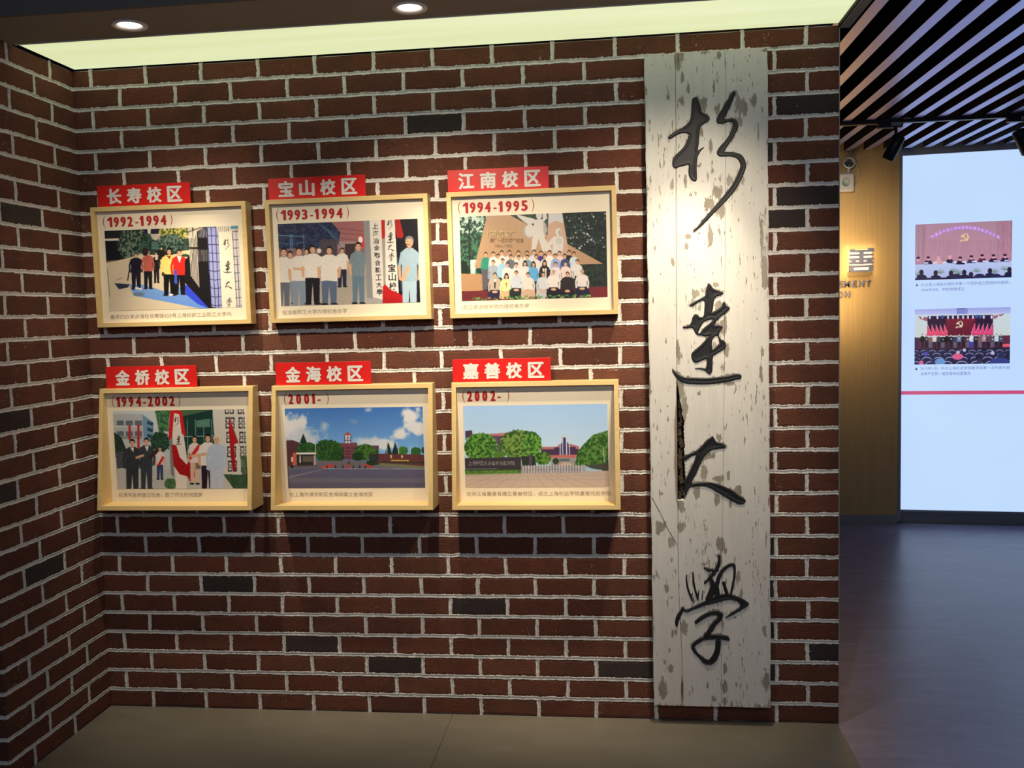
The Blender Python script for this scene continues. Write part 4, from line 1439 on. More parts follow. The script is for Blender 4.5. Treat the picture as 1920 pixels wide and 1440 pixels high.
def pic_unveil():        # 1993-1994
    p = Pic(290, 168, [(147, 478), (1410, 438), (1432, 1195), (182, 1220)], (150, 146, 140))
    p.poly([(140, 420), (960, 420), (960, 880), (140, 880)], (132, 100, 104), tex=14)
    p.poly([(640, 430), (930, 430), (930, 640), (700, 640)], (150, 96, 98), tex=8)
    p.poly([(700, 640), (950, 640), (950, 700), (700, 700)], (150, 130, 130))
    for y in (520, 560, 610):
        p.line([(690, y), (930, y + 25)], 4, (70, 60, 70))
    p.rect(760, 660, 850, 800, (60, 44, 48))
    p.poly([(140, 420), (600, 420), (720, 560), (700, 660), (560, 700), (140, 700)], (20, 26, 58), leaf=(16, (40, 56, 92)))
    for k in range(14):
        p.line([(520 + k * 12, 480 + k * 6), (600 + k * 9, 540 + k * 11)], 4, (60, 90, 110))
    for x in (150, 265, 280, 385):
        p.line([(x, 575), (x + 8, 760)], 7, (84, 120, 160))
    p.line([(145, 580), (395, 592)], 7, (96, 132, 170)); p.line([(150, 650), (300, 660), (395, 640)], 5, (84, 120, 160))
    p.rect(400, 690, 470, 760, (40, 36, 44)); p.rect(530, 620, 690, 770, (70, 62, 72), tex=20)
    p.poly([(880, 590), (940, 585), (935, 700), (900, 690)], (190, 60, 56)); p.ell(900, 625, 20, 30, (220, 215, 215))
    p.poly([(140, 860), (980, 820), (1000, 1230), (140, 1240)], (152, 146, 138), c2=(170, 160, 150), tex=10)
    # men
    W1, G1 = (214, 208, 202), (106, 110, 120)
    p.man(412, 700, 1100, W1, G1, bw=40, legs=False)
    p.man(528, 690, 780, W1, G1, bw=16, legs=False)
    p.man(735, 695, 1050, W1, (34, 34, 60), bw=48)
    p.man(265, 720, 1200, (190, 200, 214), (120, 134, 150), bw=58)
    p.man(205, 690, 1260, W1, (96, 98, 112), bw=66)
    p.man(345, 685, 1240, W1, (126, 140, 160), bw=78)
    p.line([(300, 880), (390, 890)], 22, SK)
    p.man(468, 670, 1205, (218, 212, 206), (22, 20, 30), bw=80)
    p.man(618, 680, 1210, (216, 210, 204), (84, 100, 128), bw=84, waist=985)
    p.ell(600, 1000, 60, 10, (84, 100, 128))
    p.man(880, 645, 1205, (112, 130, 142), (96, 118, 138), bw=66)
    # boards
    p.poly([(925, 450), (980, 445), (1010, 1160), (960, 1160)], (134, 134, 138))
    p.poly([(960, 1150), (1110, 1165), (1110, 1200), (970, 1190)], (160, 158, 158))
    p.poly([(1210, 430), (1440, 430), (1440, 1210), (1215, 1210)], (16, 14, 24))
    for x in (1230, 1255, 1280, 1302):
        p.line([(x, 790), (x + 8, 1090)], 7, (80, 84, 110))
    p.poly([(1085, 445), (1130, 443), (1120, 610), (1090, 620)], (176, 30, 26))
    p.poly([(1195, 440), (1250, 440), (1285, 590), (1270, 615), (1225, 610)], (160, 28, 26))
    p.poly([(980, 445), (1086, 443), (1110, 1168), (1010, 1145)], (214, 208, 202))
    p.poly([(1118, 443), (1205, 440), (1240, 1125), (1125, 1090)], (218, 212, 206))
    for i, ch_ in enumerate('上海冶金聯合職工大學'):
        p.text(ch_, 1006 + i * 4.2, 478 + i * 66, 1058 + i * 4.2, 530 + i * 66, (24, 20, 26), .015)
    for i in range(4):
        p.brush(i, (1160, 1165, 1172, 1175)[i], (492, 605, 700, 780)[i], (85, 95, 60, 80)[i], (20, 18, 24))
    for i, ch_ in enumerate('宝山校区'):
        p.text(ch_, 1146 + i * 4, 845 + i * 82, 1212 + i * 4, 915 + i * 82, (24, 20, 26), .02)
    p.poly([(1098, 1050), (1115, 1025), (1170, 1080), (1240, 1110), (1330, 1170), (1325, 1205), (1095, 1205)], (188, 22, 26), c2=(165, 20, 26), tex=14)
    p.man(1335, 595, 1340, (150, 176, 192), (164, 188, 206), bw=78, hair=(120, 120, 120))
    p.line([(1320, 880), (1275, 985)], 34, SK)
    p.line([(1290, 668), (1325, 672)], 6, (30, 25, 30))
    return p


def pic_group():         # 1994-1995
    p = Pic(290, 168, [(72, 118), (1860, 40), (1875, 1092), (106, 1150)], (40, 50, 44))
    p.poly([(60, 0), (470, 0), (330, 820), (80, 820)], (24, 48, 42), leaf=(24, (62, 112, 80)))
    p.poly([(60, 90), (420, 80), (380, 300), (60, 330)], (26, 56, 46), leaf=(30, (176, 200, 190)))
    p.line([(195, 150), (205, 820)], 18, (24, 28, 28))
    p.poly([(80, 650), (170, 660), (190, 820), (90, 820)], (18, 34, 26))
    p.poly([(210, 640), (290, 640), (270, 820), (215, 820)], (160, 200, 180), leaf=(24, (220, 226, 216)))
    p.poly([(680, 80), (1180, 60), (1180, 300), (900, 210)], (28, 46, 42), leaf=(20, (50, 76, 66)))
    p.poly([(1330, 50), (1880, 30), (1880, 700), (1700, 700), (1390, 440)], (18, 26, 24), leaf=(30, (34, 50, 44)))
    for k in range(46):
        r_ = random.Random(k)
        p.ell(1380 + r_.random() * 480, 70 + r_.random() * 430, 5 + r_.random() * 8, 4 + r_.random() * 10, (110 + r_.random() * 110,) * 3)
    p.poly([(1400, 690), (1880, 690), (1880, 960), (1400, 960)], (24, 32, 28), leaf=(24, (40, 52, 44)))
    # monument
    p.poly([(415, 95), (680, 85), (1200, 360), (1260, 560), (1200, 730), (260, 740)], (176, 146, 118), c2=(168, 134, 104), tex=7)
    p.poly([(1390, 440), (1815, 680), (1300, 700), (1200, 500)], (172, 138, 110), tex=7)
    p.poly([(1165, 65), (1330, 60), (1400, 480), (1400, 700), (1150, 700), (1150, 380)], (182, 152, 134), tex=6)
    p.poly([(1165, 65), (1330, 60), (1352, 190), (1255, 160), (1168, 200)], (188, 188, 194))
    p.text('江南造船厂', 420, 290, 772, 362, (96, 74, 46), .02)
    p.text('江南造船厂', 414, 284, 766, 356, (214, 192, 150), .0)
    p.text('建厂一百廿周年纪念', 452, 376, 866, 432, (96, 74, 46), .02)
    p.text('1865-1985', 516, 452, 724, 490, (110, 86, 56), .01)
    # white sculpture
    WS, WD = (196, 192, 190), (160, 158, 160)
    p.poly([(780, 85), (840, 100), (1000, 140), (1010, 180), (930, 215), (860, 170), (790, 110)], WS)
    p.ell(930, 290, 72, 88, WD)
    p.ell(940, 280, 60, 78, WS)
    p.ell(1050, 95, 36, 50, WS)
    p.poly([(1090, 70), (1140, 66), (1150, 130), (1100, 180)], WS)
    p.poly([(985, 150), (1100, 140), (1150, 260), (1110, 380), (1150, 520), (1095, 540), (1045, 380), (1015, 500), (960, 540), (965, 400), (990, 300)], WS)
    p.poly([(1100, 350), (1160, 430), (1210, 510), (1130, 540)], WS)
    p.poly([(1100, 150), (1135, 200), (1150, 280), (1125, 350), (1105, 300)], WD)
    p.ell(1285, 300, 36, 48, WS); p.ell(1300, 305, 18, 34, WD)
    p.poly([(1230, 350), (1330, 350), (1350, 400), (1330, 560), (1210, 560), (1220, 440), (1170, 480), (1150, 440)], WS)
    p.ell(1290, 410, 40, 44, (182, 178, 176))
    # wall, red tiles, plants
    p.poly([(95, 810), (360, 815), (370, 1020), (110, 1040)], (166, 128, 94), tex=8)
    p.poly([(100, 1030), (1880, 960), (1880, 1100), (106, 1160)], (104, 34, 40), tex=20)
    for k in range(5):
        p.line([(104, 1030 + k * 26), (440, 1015 + k * 26)], 4, (60, 18, 24))
    # rows of people
    rows = [
        (545, 1000, 46, [(400, (42, 132, 112)), (493, (214, 208, 204)), (597, (206, 200, 200)), (690, (214, 206, 200)), (800, (216, 208, 200)), (905, (214, 208, 200)), (990, (196, 204, 214)), (1075, (62, 44, 120)), (1177, (216, 214, 210)), (1297, (214, 190, 190)), (1412, (32, 30, 34)), (1470, (190, 204, 210))], [0, -6, -22, -24, -20, -18, -32, -18, -26, -18, -28, -10]),
        (590, 1010, 48, [(555, (216, 206, 200)), (704, (96, 104, 122)), (803, (212, 204, 200)), (908, (112, 150, 164)), (1015, (214, 206, 204)), (1120, (216, 210, 206)), (1250, (140, 160, 206)), (1363, (56, 76, 126))], [-24, -18, -8, -16, -20, -24, -30, -28]),
        (650, 1060, 54, [(493, (150, 160, 176)), (608, (150, 190, 214)), (667, (216, 206, 204)), (773, (218, 208, 204)), (880, (216, 208, 206)), (982, (92, 160, 208)), (1117, (28, 22, 26)), (1250, (214, 204, 208)), (1370, (220, 196, 196)), (1511, (210, 206, 204))], [-8, -30, 18, 20, 4, 14, -4, 12, 2, -22]),
    ]
    for top, foot, bw, L, dy in rows:
        for (x, c), q in zip(L, dy):
            ln = x in (880, 982, 1117, 493) and top == 650
            p.man(x, top + q, top + q + 430, c, (84, 78, 92) if x == 400 else (214, 208, 204), bw=bw, legs=(x == 400), sleeve=False, long=(x in (880, 982, 1117)))
    p.poly([(1092, 740), (1112, 740), (1118, 860), (1100, 850)], (214, 206, 200)); p.poly([(1120, 740), (1140, 740), (1140, 850), (1126, 860)], (216, 208, 204))
    p.poly([(350, 760), (430, 755), (420, 1000), (365, 1010)], (84, 80, 92))
    p.rect(1480, 830, 1530, 990, (26, 22, 30))
    front = [(513, 795, (176, 160, 146), (34, 30, 64)), (655, 810, (208, 214, 148), (212, 166, 128)), (775, 770, (190, 196, 208), (30, 40, 40)), (917, 790, (216, 206, 200), (188, 160, 140)), (1100, 785, (196, 198, 206), (176, 180, 186)), (1225, 760, (218, 210, 206), (24, 22, 36)), (1392, 780, (40, 34, 34), (26, 24, 34)), (1568, 750, (216, 208, 206), (30, 28, 54))]
    for x, t_, c, pc in front:
        p.poly([(x - 78, t_ + 215), (x + 78, t_ + 215), (x + 92, t_ + 300), (x + 60, 1120), (x - 60, 1120), (x - 88, t_ + 300)], pc)
        p.man(x, t_, t_ + 430, c, pc, bw=66, legs=False, waist=t_ + 205, sleeve=False, long=(x == 655), hair=(150, 140, 130) if x in (1225, 1568) else (22, 18, 20))
        p.ell(x, t_ + 238, 34, 15, SK)
    p.poly([(500, 880), (526, 880), (520, 990), (506, 990)], (40, 30, 34))
    p.poly([(495, 880), (513, 920), (531, 880)], (220, 214, 208))
    p.poly([(640, 920), (665, 920), (655, 990)], (190, 110, 60))
    for k in range(90):
        r_ = random.Random(k + 200)
        x = 230 + r_.random() * 1460
        p.ell(x, 1120 - (x - 106) * .032 + r_.random() * 34 - 12, 14, 9, [(70, 124, 60), (110, 160, 84), (52, 92, 50), (170, 80, 74)][r_.randrange(4) if r_.random() < .4 else r_.randrange(3)], rough=.6)
    return p


def pic_flag():          # 1994-2002
    p = Pic(290, 168, [(205, 452), (1425, 430), (1458, 1175), (248, 1180)], (186, 190, 192))
    p.poly([(200, 440), (620, 440), (620, 640), (200, 640)], (190, 200, 208))
    p.poly([(200, 480), (490, 480), (500, 760), (210, 700)], (172, 176, 180), tex=6)
    for y in (540, 640):
        for x in (245, 330, 415):
            p.rect(x, y, x + 66, y + 46, (92, 104, 116))
    p.rect(215, 590, 480, 600, (205, 205, 205)); p.rect(225, 690, 480, 706, (120, 126, 130))
    p.poly([(485, 482), (590, 560), (585, 720), (500, 740)], (108, 144, 172))
    for y in (540, 600, 660):
        p.poly([(530, y), (585, y + 20), (580, y + 50), (530, y + 34)], (44, 70, 92))
    for x, y0, y1 in ((366, 585, 720), (448, 578, 800)):
        p.rect(x - 11, y0, x + 11, y1, (176, 44, 50), tex=40)
    p.poly([(210, 640), (290, 700), (330, 800), (330, 900), (215, 880)], (24, 42, 36), leaf=(14, (46, 66, 52)))
    p.poly([(600, 440), (740, 440), (740, 640), (640, 640)], (40, 84, 56), leaf=(14, (84, 130, 84)))
    p.ell(650, 740, 90, 100, (24, 52, 42), leaf=(14, (52, 84, 62)), rough=.5)
    p.poly([(235, 840), (330, 820), (330, 990), (245, 990)], (70, 72, 84), tex=20)
    # porch
    p.poly([(690, 440), (1140, 435), (1130, 560), (860, 540)], (70, 98, 70))
    p.poly([(850, 500), (1130, 440), (1150, 700), (1150, 900), (850, 900)], (24, 54, 50))
    for x in (900, 975, 1050, 1125):
        p.line([(x, 530), (x + 6, 880)], 6, (120, 150, 146))
    p.poly([(985, 540), (1110, 520), (1110, 600), (985, 600)], (84, 124, 112), tex=10)
    p.line([(850, 690), (1150, 680)], 8, (120, 150, 146))
    p.poly([(1135, 435), (1440, 430), (1460, 1050), (1170, 1050)], (196, 192, 186))
    for r_ in range(6):
        for q in range(2):
            x, y = 1245 + q * 118 + r_ * 7, 432 + r_ * 135 - 60
            p.rect(x, max(y, 432), x + 82, y + 105, (34, 34, 40))
            for u in range(4):
                p.ell(x + 20 + (u % 2) * 42, y + 28 + (u // 2) * 50, 13, 15, (190, 186, 180))
            p.line([(x, y + 52), (x + 82, y + 52)], 9, (190, 186, 180)); p.line([(x + 41, y), (x + 41, y + 105)], 9, (190, 186, 180))
    p.poly([(1385, 860), (1450, 880), (1455, 1060), (1400, 1060)], (58, 84, 60), leaf=(12, (96, 116, 90)))
    p.poly([(1290, 500), (1368, 745), (1330, 760), (1345, 1000), (1318, 1020), (1300, 880), (1282, 640)], (176, 26, 34), c2=(140, 22, 30))
    p.line([(1285, 500), (1400, 830)], 5, (150, 120, 110))
    # ground
    p.poly([(236, 990), (480, 960), (700, 880), (1000, 900), (1240, 1040), (1460, 1050), (1460, 1190), (240, 1190)], (176, 178, 178), tex=8)
    p.poly([(480, 880), (735, 880), (735, 1000), (560, 980)], (186, 186, 192))
    p.poly([(1230, 1040), (1460, 1045), (1460, 1185), (1330, 1185)], (40, 66, 48), leaf=(16, (58, 88, 62)))
    p.ell(745, 1130, 55, 55, (52, 86, 56), leaf=(12, (84, 120, 84)), rough=.4)
    # sign post with red cloth
    p.poly([(722, 520), (750, 480), (780, 1080), (750, 1040)], (120, 124, 124))
    p.poly([(755, 470), (835, 455), (900, 900), (893, 1180), (797, 1180)], (216, 208, 200))
    p.poly([(745, 445), (830, 442), (855, 470), (890, 690), (850, 660), (826, 480), (780, 470), (760, 700), (728, 720)], (196, 26, 32))
    p.brush(0, 800, 545, 85, (30, 24, 30)); p.brush(1, 818, 720, 82, (30, 24, 30))
    p.poly([(755, 760), (800, 770), (830, 880), (895, 950), (960, 850), (975, 900), (970, 1060), (930, 1115), (900, 1060), (830, 1040), (775, 960)], (172, 20, 28), c2=(150, 18, 26), tex=20)
    # people
    DK = (52, 58, 68)
    p.man(648, 780, 1090, (214, 200, 200), (50, 62, 96), bw=36); p.poly([(672, 870), (690, 880), (645, 965), (622, 955)], (190, 36, 36))
    p.man(968, 680, 1135, (214, 196, 196), (206, 170, 150), bw=50); p.poly([(1000, 760), (1028, 780), (930, 910), (915, 880)], (196, 40, 36))
    p.rect(975, 935, 1022, 990, (120, 104, 84), tex=30)
    p.man(522, 700, 1180, DK, DK, bw=66, sleeve=False); p.poly([(505, 775), (545, 775), (530, 830)], (214, 208, 204))
    p.line([(560, 880), (620, 820)], 36, (60, 36, 40))
    p.man(390, 712, 1220, (46, 52, 60), (46, 50, 58), bw=72, sleeve=False); p.poly([(368, 790), (405, 790), (400, 835)], (214, 208, 204))
    p.line([(430, 885), (490, 865)], 22, SK)
    p.man(1090, 665, 1200, (214, 208, 204), (36, 22, 34), bw=74)
    p.line([(940, 870), (1080, 850)], 26, SK)
    p.man(1170, 672, 1250, (172, 184, 206), (176, 186, 206), bw=76, hair=(196, 192, 188), sleeve=False)
    p.poly([(1120, 840), (1150, 860), (1100, 1010), (1072, 990)], (172, 184, 206))
    return p


def pic_campus():        # 2001-
    p = Pic(290, 168, [(163, 462), (1412, 438), (1437, 1168), (195, 1182)], (70, 116, 176))
    p.poly([(150, 430), (1440, 430), (1440, 900), (150, 900)], (62, 112, 190), c2=(130, 184, 236))
    p.cloud(260, 640, 190, 150, (214, 216, 222), .4); p.cloud(330, 720, 200, 90, (190, 198, 214), .6)
    p.cloud(530, 625, 50, 70, (160, 184, 212), .9)
    p.cloud(925, 470, 45, 25, (170, 190, 214), .9); p.cloud(800, 580, 50, 30, (110, 146, 196), .9)
    p.cloud(1310, 510, 110, 80, (220, 222, 226), .4); p.cloud(1360, 630, 130, 70, (214, 216, 224), .4); p.cloud(1220, 690, 90, 60, (216, 218, 224), .4)
    p.cloud(930, 760, 180, 60, (196, 206, 220), .6); p.cloud(1090, 780, 120, 60, (206, 214, 224), .5)
    # buildings
    p.poly([(175, 750), (240, 745), (300, 770), (330, 870), (180, 960)], (80, 50, 56))
    p.poly([(620, 795), (1020, 790), (1020, 880), (640, 880)], (96, 62, 84))
    p.poly([(658, 770), (826, 765), (826, 920), (664, 920)], (118, 66, 78))
    for y in (808, 835, 862, 890):
        p.rect(668, y, 712, y + 12, (70, 44, 66)); p.rect(722, y, 772, y + 12, (78, 48, 66)); p.rect(780, y, 820, y + 12, (70, 44, 66))
    p.rect(708, 695, 770, 770, (196, 206, 222))
    for x in (712, 738, 766):
        p.line([(x, 697), (x, 768)], 7, (74, 50, 84))
    p.line([(708, 745), (770, 745)], 7, (74, 50, 84)); p.ell(740, 722, 15, 15, (180, 186, 200)); p.ell(740, 722, 9, 9, (110, 110, 130))
    p.poly([(738, 668), (775, 698), (704, 700)], (176, 74, 66))
    # trees
    p.poly([(335, 685), (372, 775), (300, 775)], (28, 54, 40))
    p.ell(370, 825, 90, 60, (30, 62, 34), leaf=(12, (52, 94, 42)), rough=.4)
    p.ell(560, 840, 140, 98, (28, 60, 32), leaf=(12, (50, 96, 40)), rough=.35); p.ell(650, 890, 60, 50, (26, 54, 32), leaf=(12, (46, 84, 38)), rough=.3)
    p.ell(900, 850, 105, 72, (34, 66, 32), leaf=(12, (74, 118, 46)), rough=.35); p.ell(830, 890, 50, 40, (28, 58, 30), rough=.3)
    p.poly([(1105, 755), (1140, 870), (1075, 870)], (24, 50, 42)); p.poly([(1165, 755), (1205, 870), (1135, 870)], (24, 50, 42))
    p.ell(1235, 835, 45, 40, (50, 100, 46), leaf=(10, (66, 120, 52)), rough=.3); p.ell(1350, 840, 50, 36, (44, 92, 44), rough=.3)
    p.ell(1415, 830, 14, 30, (36, 66, 44))
    for x, y0, y1 in ((447, 780, 960), (1093, 735, 870), (1197, 800, 870), (1302, 795, 960)):
        p.line([(x, y0), (x, y1)], 6, (190, 194, 200))
    p.poly([(150, 930), (1440, 930), (1440, 1020), (150, 1020)], (108, 104, 112))
    # gate house, walls
    p.poly([(270, 858), (450, 855), (455, 872), (270, 875)], (214, 210, 208))
    p.rect(190, 870, 240, 990, (84, 50, 50)); p.poly([(240, 860), (272, 858), (275, 968), (235, 968)], (186, 92, 74))
    p.rect(275, 875, 450, 975, (52, 44, 46)); p.rect(300, 885, 312, 950, (190, 190, 186)); p.rect(330, 890, 425, 940, (96, 88, 80), tex=20); p.rect(430, 880, 450, 975, (170, 150, 150))
    p.line([(192, 985), (455, 975)], 16, (88, 80, 82))
    p.ell(232, 920, 9, 24, (206, 200, 198)); p.ell(232, 985, 12, 14, (30, 26, 28))
    p.poly([(460, 940), (930, 930), (930, 1000), (460, 1000)], (104, 98, 108))
    p.poly([(935, 865), (1030, 862), (1425, 868), (1430, 975), (940, 960)], (96, 54, 56))
    p.poly([(935, 868), (1018, 866), (1018, 930), (935, 930)], (46, 52, 50))
    p.ell(1130, 888, 8, 16, (206, 180, 120)); p.ell(1228, 888, 8, 16, (206, 180, 120))
    p.rect(1130, 918, 1290, 928, (206, 160, 70), tex=30)
    p.line([(1040, 938), (1430, 942)], 12, (40, 56, 40)); p.line([(1040, 960), (1430, 985)], 26, (112, 116, 92))
    p.ell(960, 945, 50, 24, (34, 54, 36), rough=.4)
    # road
    p.poly([(185, 1005), (620, 985), (1440, 995), (1440, 1180), (190, 1190)], (92, 92, 120), c2=(86, 82, 106), tex=5)
    p.poly([(190, 1075), (500, 1008), (520, 1010), (192, 1092)], (120, 118, 132))
    p.poly([(188, 1085), (1440, 1080), (1440, 1120), (190, 1130)], (100, 98, 116))
    p.line([(520, 1000), (1440, 998)], 5, (150, 150, 160))
    p.poly([(505, 985), (610, 958), (610, 978), (510, 1000)], (206, 50, 48)); p.poly([(885, 960), (962, 975), (962, 992), (885, 975)], (206, 50, 48))
    for x in (550, 628, 697, 790, 848, 900):
        p.poly([(x, 960), (x + 9, 996), (x - 9, 996)], (40, 30, 34))
    p.rect(732, 965, 750, 996, (200, 44, 44)); p.rect(740, 930, 760, 962, (90, 60, 50))
    return p


def pic_gates():         # 2002-
    p = Pic(290, 168, [(135, 463), (1385, 452), (1395, 1172), (150, 1172)], (160, 190, 214))
    p.poly([(130, 440), (1400, 440), (1400, 900), (130, 900)], (160, 198, 244), c2=(196, 222, 244))
    p.poly([(155, 680), (215, 675), (222, 740), (155, 745)], (74, 56, 80))
    p.poly([(330, 708), (540, 695), (540, 725), (330, 725)], (178, 120, 116)); p.poly([(330, 725), (560, 722), (520, 870), (360, 870)], (98, 74, 100))
    p.rect(440, 735, 480, 860, (78, 66, 106))
    # main building
    p.poly([(812, 850), (820, 822), (950, 820), (975, 795), (1060, 795), (1080, 800), (1140, 818), (1140, 895), (812, 895)], (176, 108, 112))
    p.poly([(815, 842), (925, 842), (930, 825), (1110, 822), (1115, 842), (1140, 842), (1140, 892), (815, 892)], (70, 52, 84))
    p.poly([(976, 895), (978, 800), (996, 765), (996, 735), (1034, 735), (1034, 765), (1058, 800), (1062, 895)], (64, 60, 110))
    for pts in (((978, 895), (980, 800)), ((1000, 895), (1000, 740)), ((1034, 895), (1032, 740)), ((1060, 895), (1056, 800))):
        p.line(pts, 7, (206, 206, 214))
    p.poly([(992, 728), (1038, 728), (1032, 742), (998, 742)], (200, 200, 206))
    for pts in (((978, 800), (1000, 770)), ((1034, 770), (1058, 800))):
        p.line(pts, 6, (206, 206, 214))
    p.poly([(870, 893), (1130, 890), (1130, 915), (880, 915)], (188, 106, 104)); p.rect(900, 915, 1110, 985, (150, 144, 150)); p.rect(970, 925, 1060, 945, (84, 104, 106))
    # trees
    G, Lf = (40, 78, 30), (104, 158, 66)
    p.ell(290, 820, 150, 122, G, leaf=(16, Lf), rough=.3)
    p.ell(620, 800, 165, 128, (48, 80, 34), leaf=(16, (118, 152, 74)), rough=.28)
    p.ell(740, 800, 80, 110, G, leaf=(16, Lf), rough=.3); p.ell(830, 920, 70, 58, G, leaf=(14, (104, 146, 62)), rough=.3)
    p.ell(450, 890, 50, 34, (80, 120, 50), rough=.3)
    p.ell(940, 945, 28, 28, (48, 66, 36), rough=.3)
    p.poly([(1130, 860), (1180, 800), (1260, 720), (1390, 680), (1392, 1000), (1100, 985)], G, leaf=(16, (92, 136, 66)))
    p.poly([(640, 900), (760, 900), (770, 980), (650, 990)], (44, 52, 44)); p.rect(708, 890, 735, 985, (78, 70, 88))
    p.poly([(1190, 985), (1392, 960), (1394, 1035), (1250, 1010)], (70, 74, 66)); p.line([(1345, 820), (1356, 960)], 6, (180, 180, 176)); p.rect(1340, 960, 1366, 1045, (70, 64, 56))
    # sign wall
    p.poly([(150, 915), (640, 908), (640, 1010), (150, 1010)], (58, 52, 58))
    p.text('上海师范大学嘉善光彪学院', 180, 942, 584, 978, (196, 194, 196), -.01)
    p.poly([(150, 1012), (640, 1010), (650, 1045), (150, 1056)], (64, 100, 44), leaf=(10, (98, 140, 62)))
    p.line([(150, 1018), (640, 1016)], 8, (34, 40, 30))
    # plaza
    p.poly([(140, 1056), (640, 1048), (1400, 1030), (1400, 1180), (140, 1180)], (182, 166, 158), c2=(190, 172, 160), tex=4)
    for k in range(9):
        x = 260 + k * 110
        p.line([(700 + (x - 700) * .55, 1056), (x + (x - 700) * .35, 1172)], 4, (166, 142, 134))
    for y in (1075, 1105):
        p.line([(150, y), (1395, y - 4)], 3, (172, 152, 144))
    p.poly([(150, 1050), (640, 1042), (640, 1052), (150, 1062)], (110, 146, 88))
    p.ell(1030, 975, 55, 18, (190, 166, 150))
    p.rect(640, 985, 1195, 1046, (150, 148, 156))
    for k in range(46):
        p.line([(646 + k * 12, 980), (646 + k * 12, 1046)], 5, (206, 206, 212) if k % 2 else (118, 116, 126))
    p.line([(640, 1018), (1195, 1016)], 4, (120, 118, 126)); p.rect(1170, 980, 1195, 1046, (160, 160, 168))
    return p


# ------------------------------------------------------------------ picture frames and name plates
FR = [
    # x0, width, z top, z bottom, depth top, depth bottom, date, caption, caption x1, plate text, plate x0, x1, z0, z1, pic, label bits
    (-2.706, .603, 1.934, 1.487, .052, .050, '1992-1994', '最早的办学点借在长寿路625号上海纺织工业职工大学内', -2.191, '长寿校区', -2.686, -2.323, 1.934, 2.014, pic_gate, 'showing students walking past an iron gate'),
    (-2.031, .603, 1.934, 1.487, .052, .050, '1993-1994', '在冶金职工大学内借校舍办学', -1.748, '宝山校区', -2.022, -1.659, 1.934, 2.013, pic_unveil, 'showing men in white shirts beside two vertical sign boards'),
    (-1.360, .600, 1.934, 1.487, .052, .050, '1994-1995', '在江南进修学院内借校舍办学', -1.077, '江南校区', -1.357, -.996, 1.934, 2.014, pic_group, 'showing a large seated and standing group before a monument'),
    (-2.713, .604, 1.256, .804, .050, .115, '1994-2002', '在浦东金桥建立校舍，圆了师生的校园梦', -2.340, '金桥校区', -2.695, -2.335, 1.256, 1.338, pic_flag, 'showing people unveiling a signboard under red cloth'),
    (-2.037, .605, 1.256, .804, .050, .115, '2001-', '在上海市浦东新区金海路建立金海校区', -1.677, '金海校区', -2.027, -1.665, 1.256, 1.340, pic_campus, 'showing a clock tower and road under a cloudy sky'),
    (-1.363, .599, 1.256, .804, .050, .115, '2002-', '在浙江省嘉善县建立嘉善校区，成立上海杉达学院嘉善光彪学院', -.798, '嘉善校区', -1.361, -1.004, 1.256, 1.339, pic_gates, 'showing green trees and a white sliding gate'),
]
LABP = ['leftmost in the upper row', 'middle of the upper row', 'right of the upper row', 'leftmost in the lower row', 'middle of the lower row', 'right of the lower row']


def frame_mesh(w, zt, zb, dt, db, fw=.0165):
    """open box frame whose front is slanted: depth dt at the top and db at the bottom; local x 0..w, z relative to zb"""
    h = zt - zb
    d = lambda z: -(db + (dt - db) * z / h)
    O = [(0, 0), (w, 0), (w, h), (0, h)]
    I_ = [(fw, fw), (w - fw, fw), (w - fw, h - fw), (fw, h - fw)]
    ch = .0015
    V = []
    for x, z in O:
        V.append((x, -.001, z))
    for x, z in O:
        V.append((x, d(z) + ch, z))
    for x, z in O:
        V.append((x + (ch if x == 0 else -ch), d(z), z + (ch if z == 0 else -ch)))
    for x, z in I_:
        V.append((x, d(z), z))
    for x, z in I_:
        V.append((x, -.012, z))
    F = []
    for a in (0, 4, 8, 12):
        for k in range(4):
            k2 = (k + 1) % 4
            F.append((a + k, a + k2, a + 4 + k2, a + 4 + k))
    return pymesh('moulding', V, F, M_FRAME)


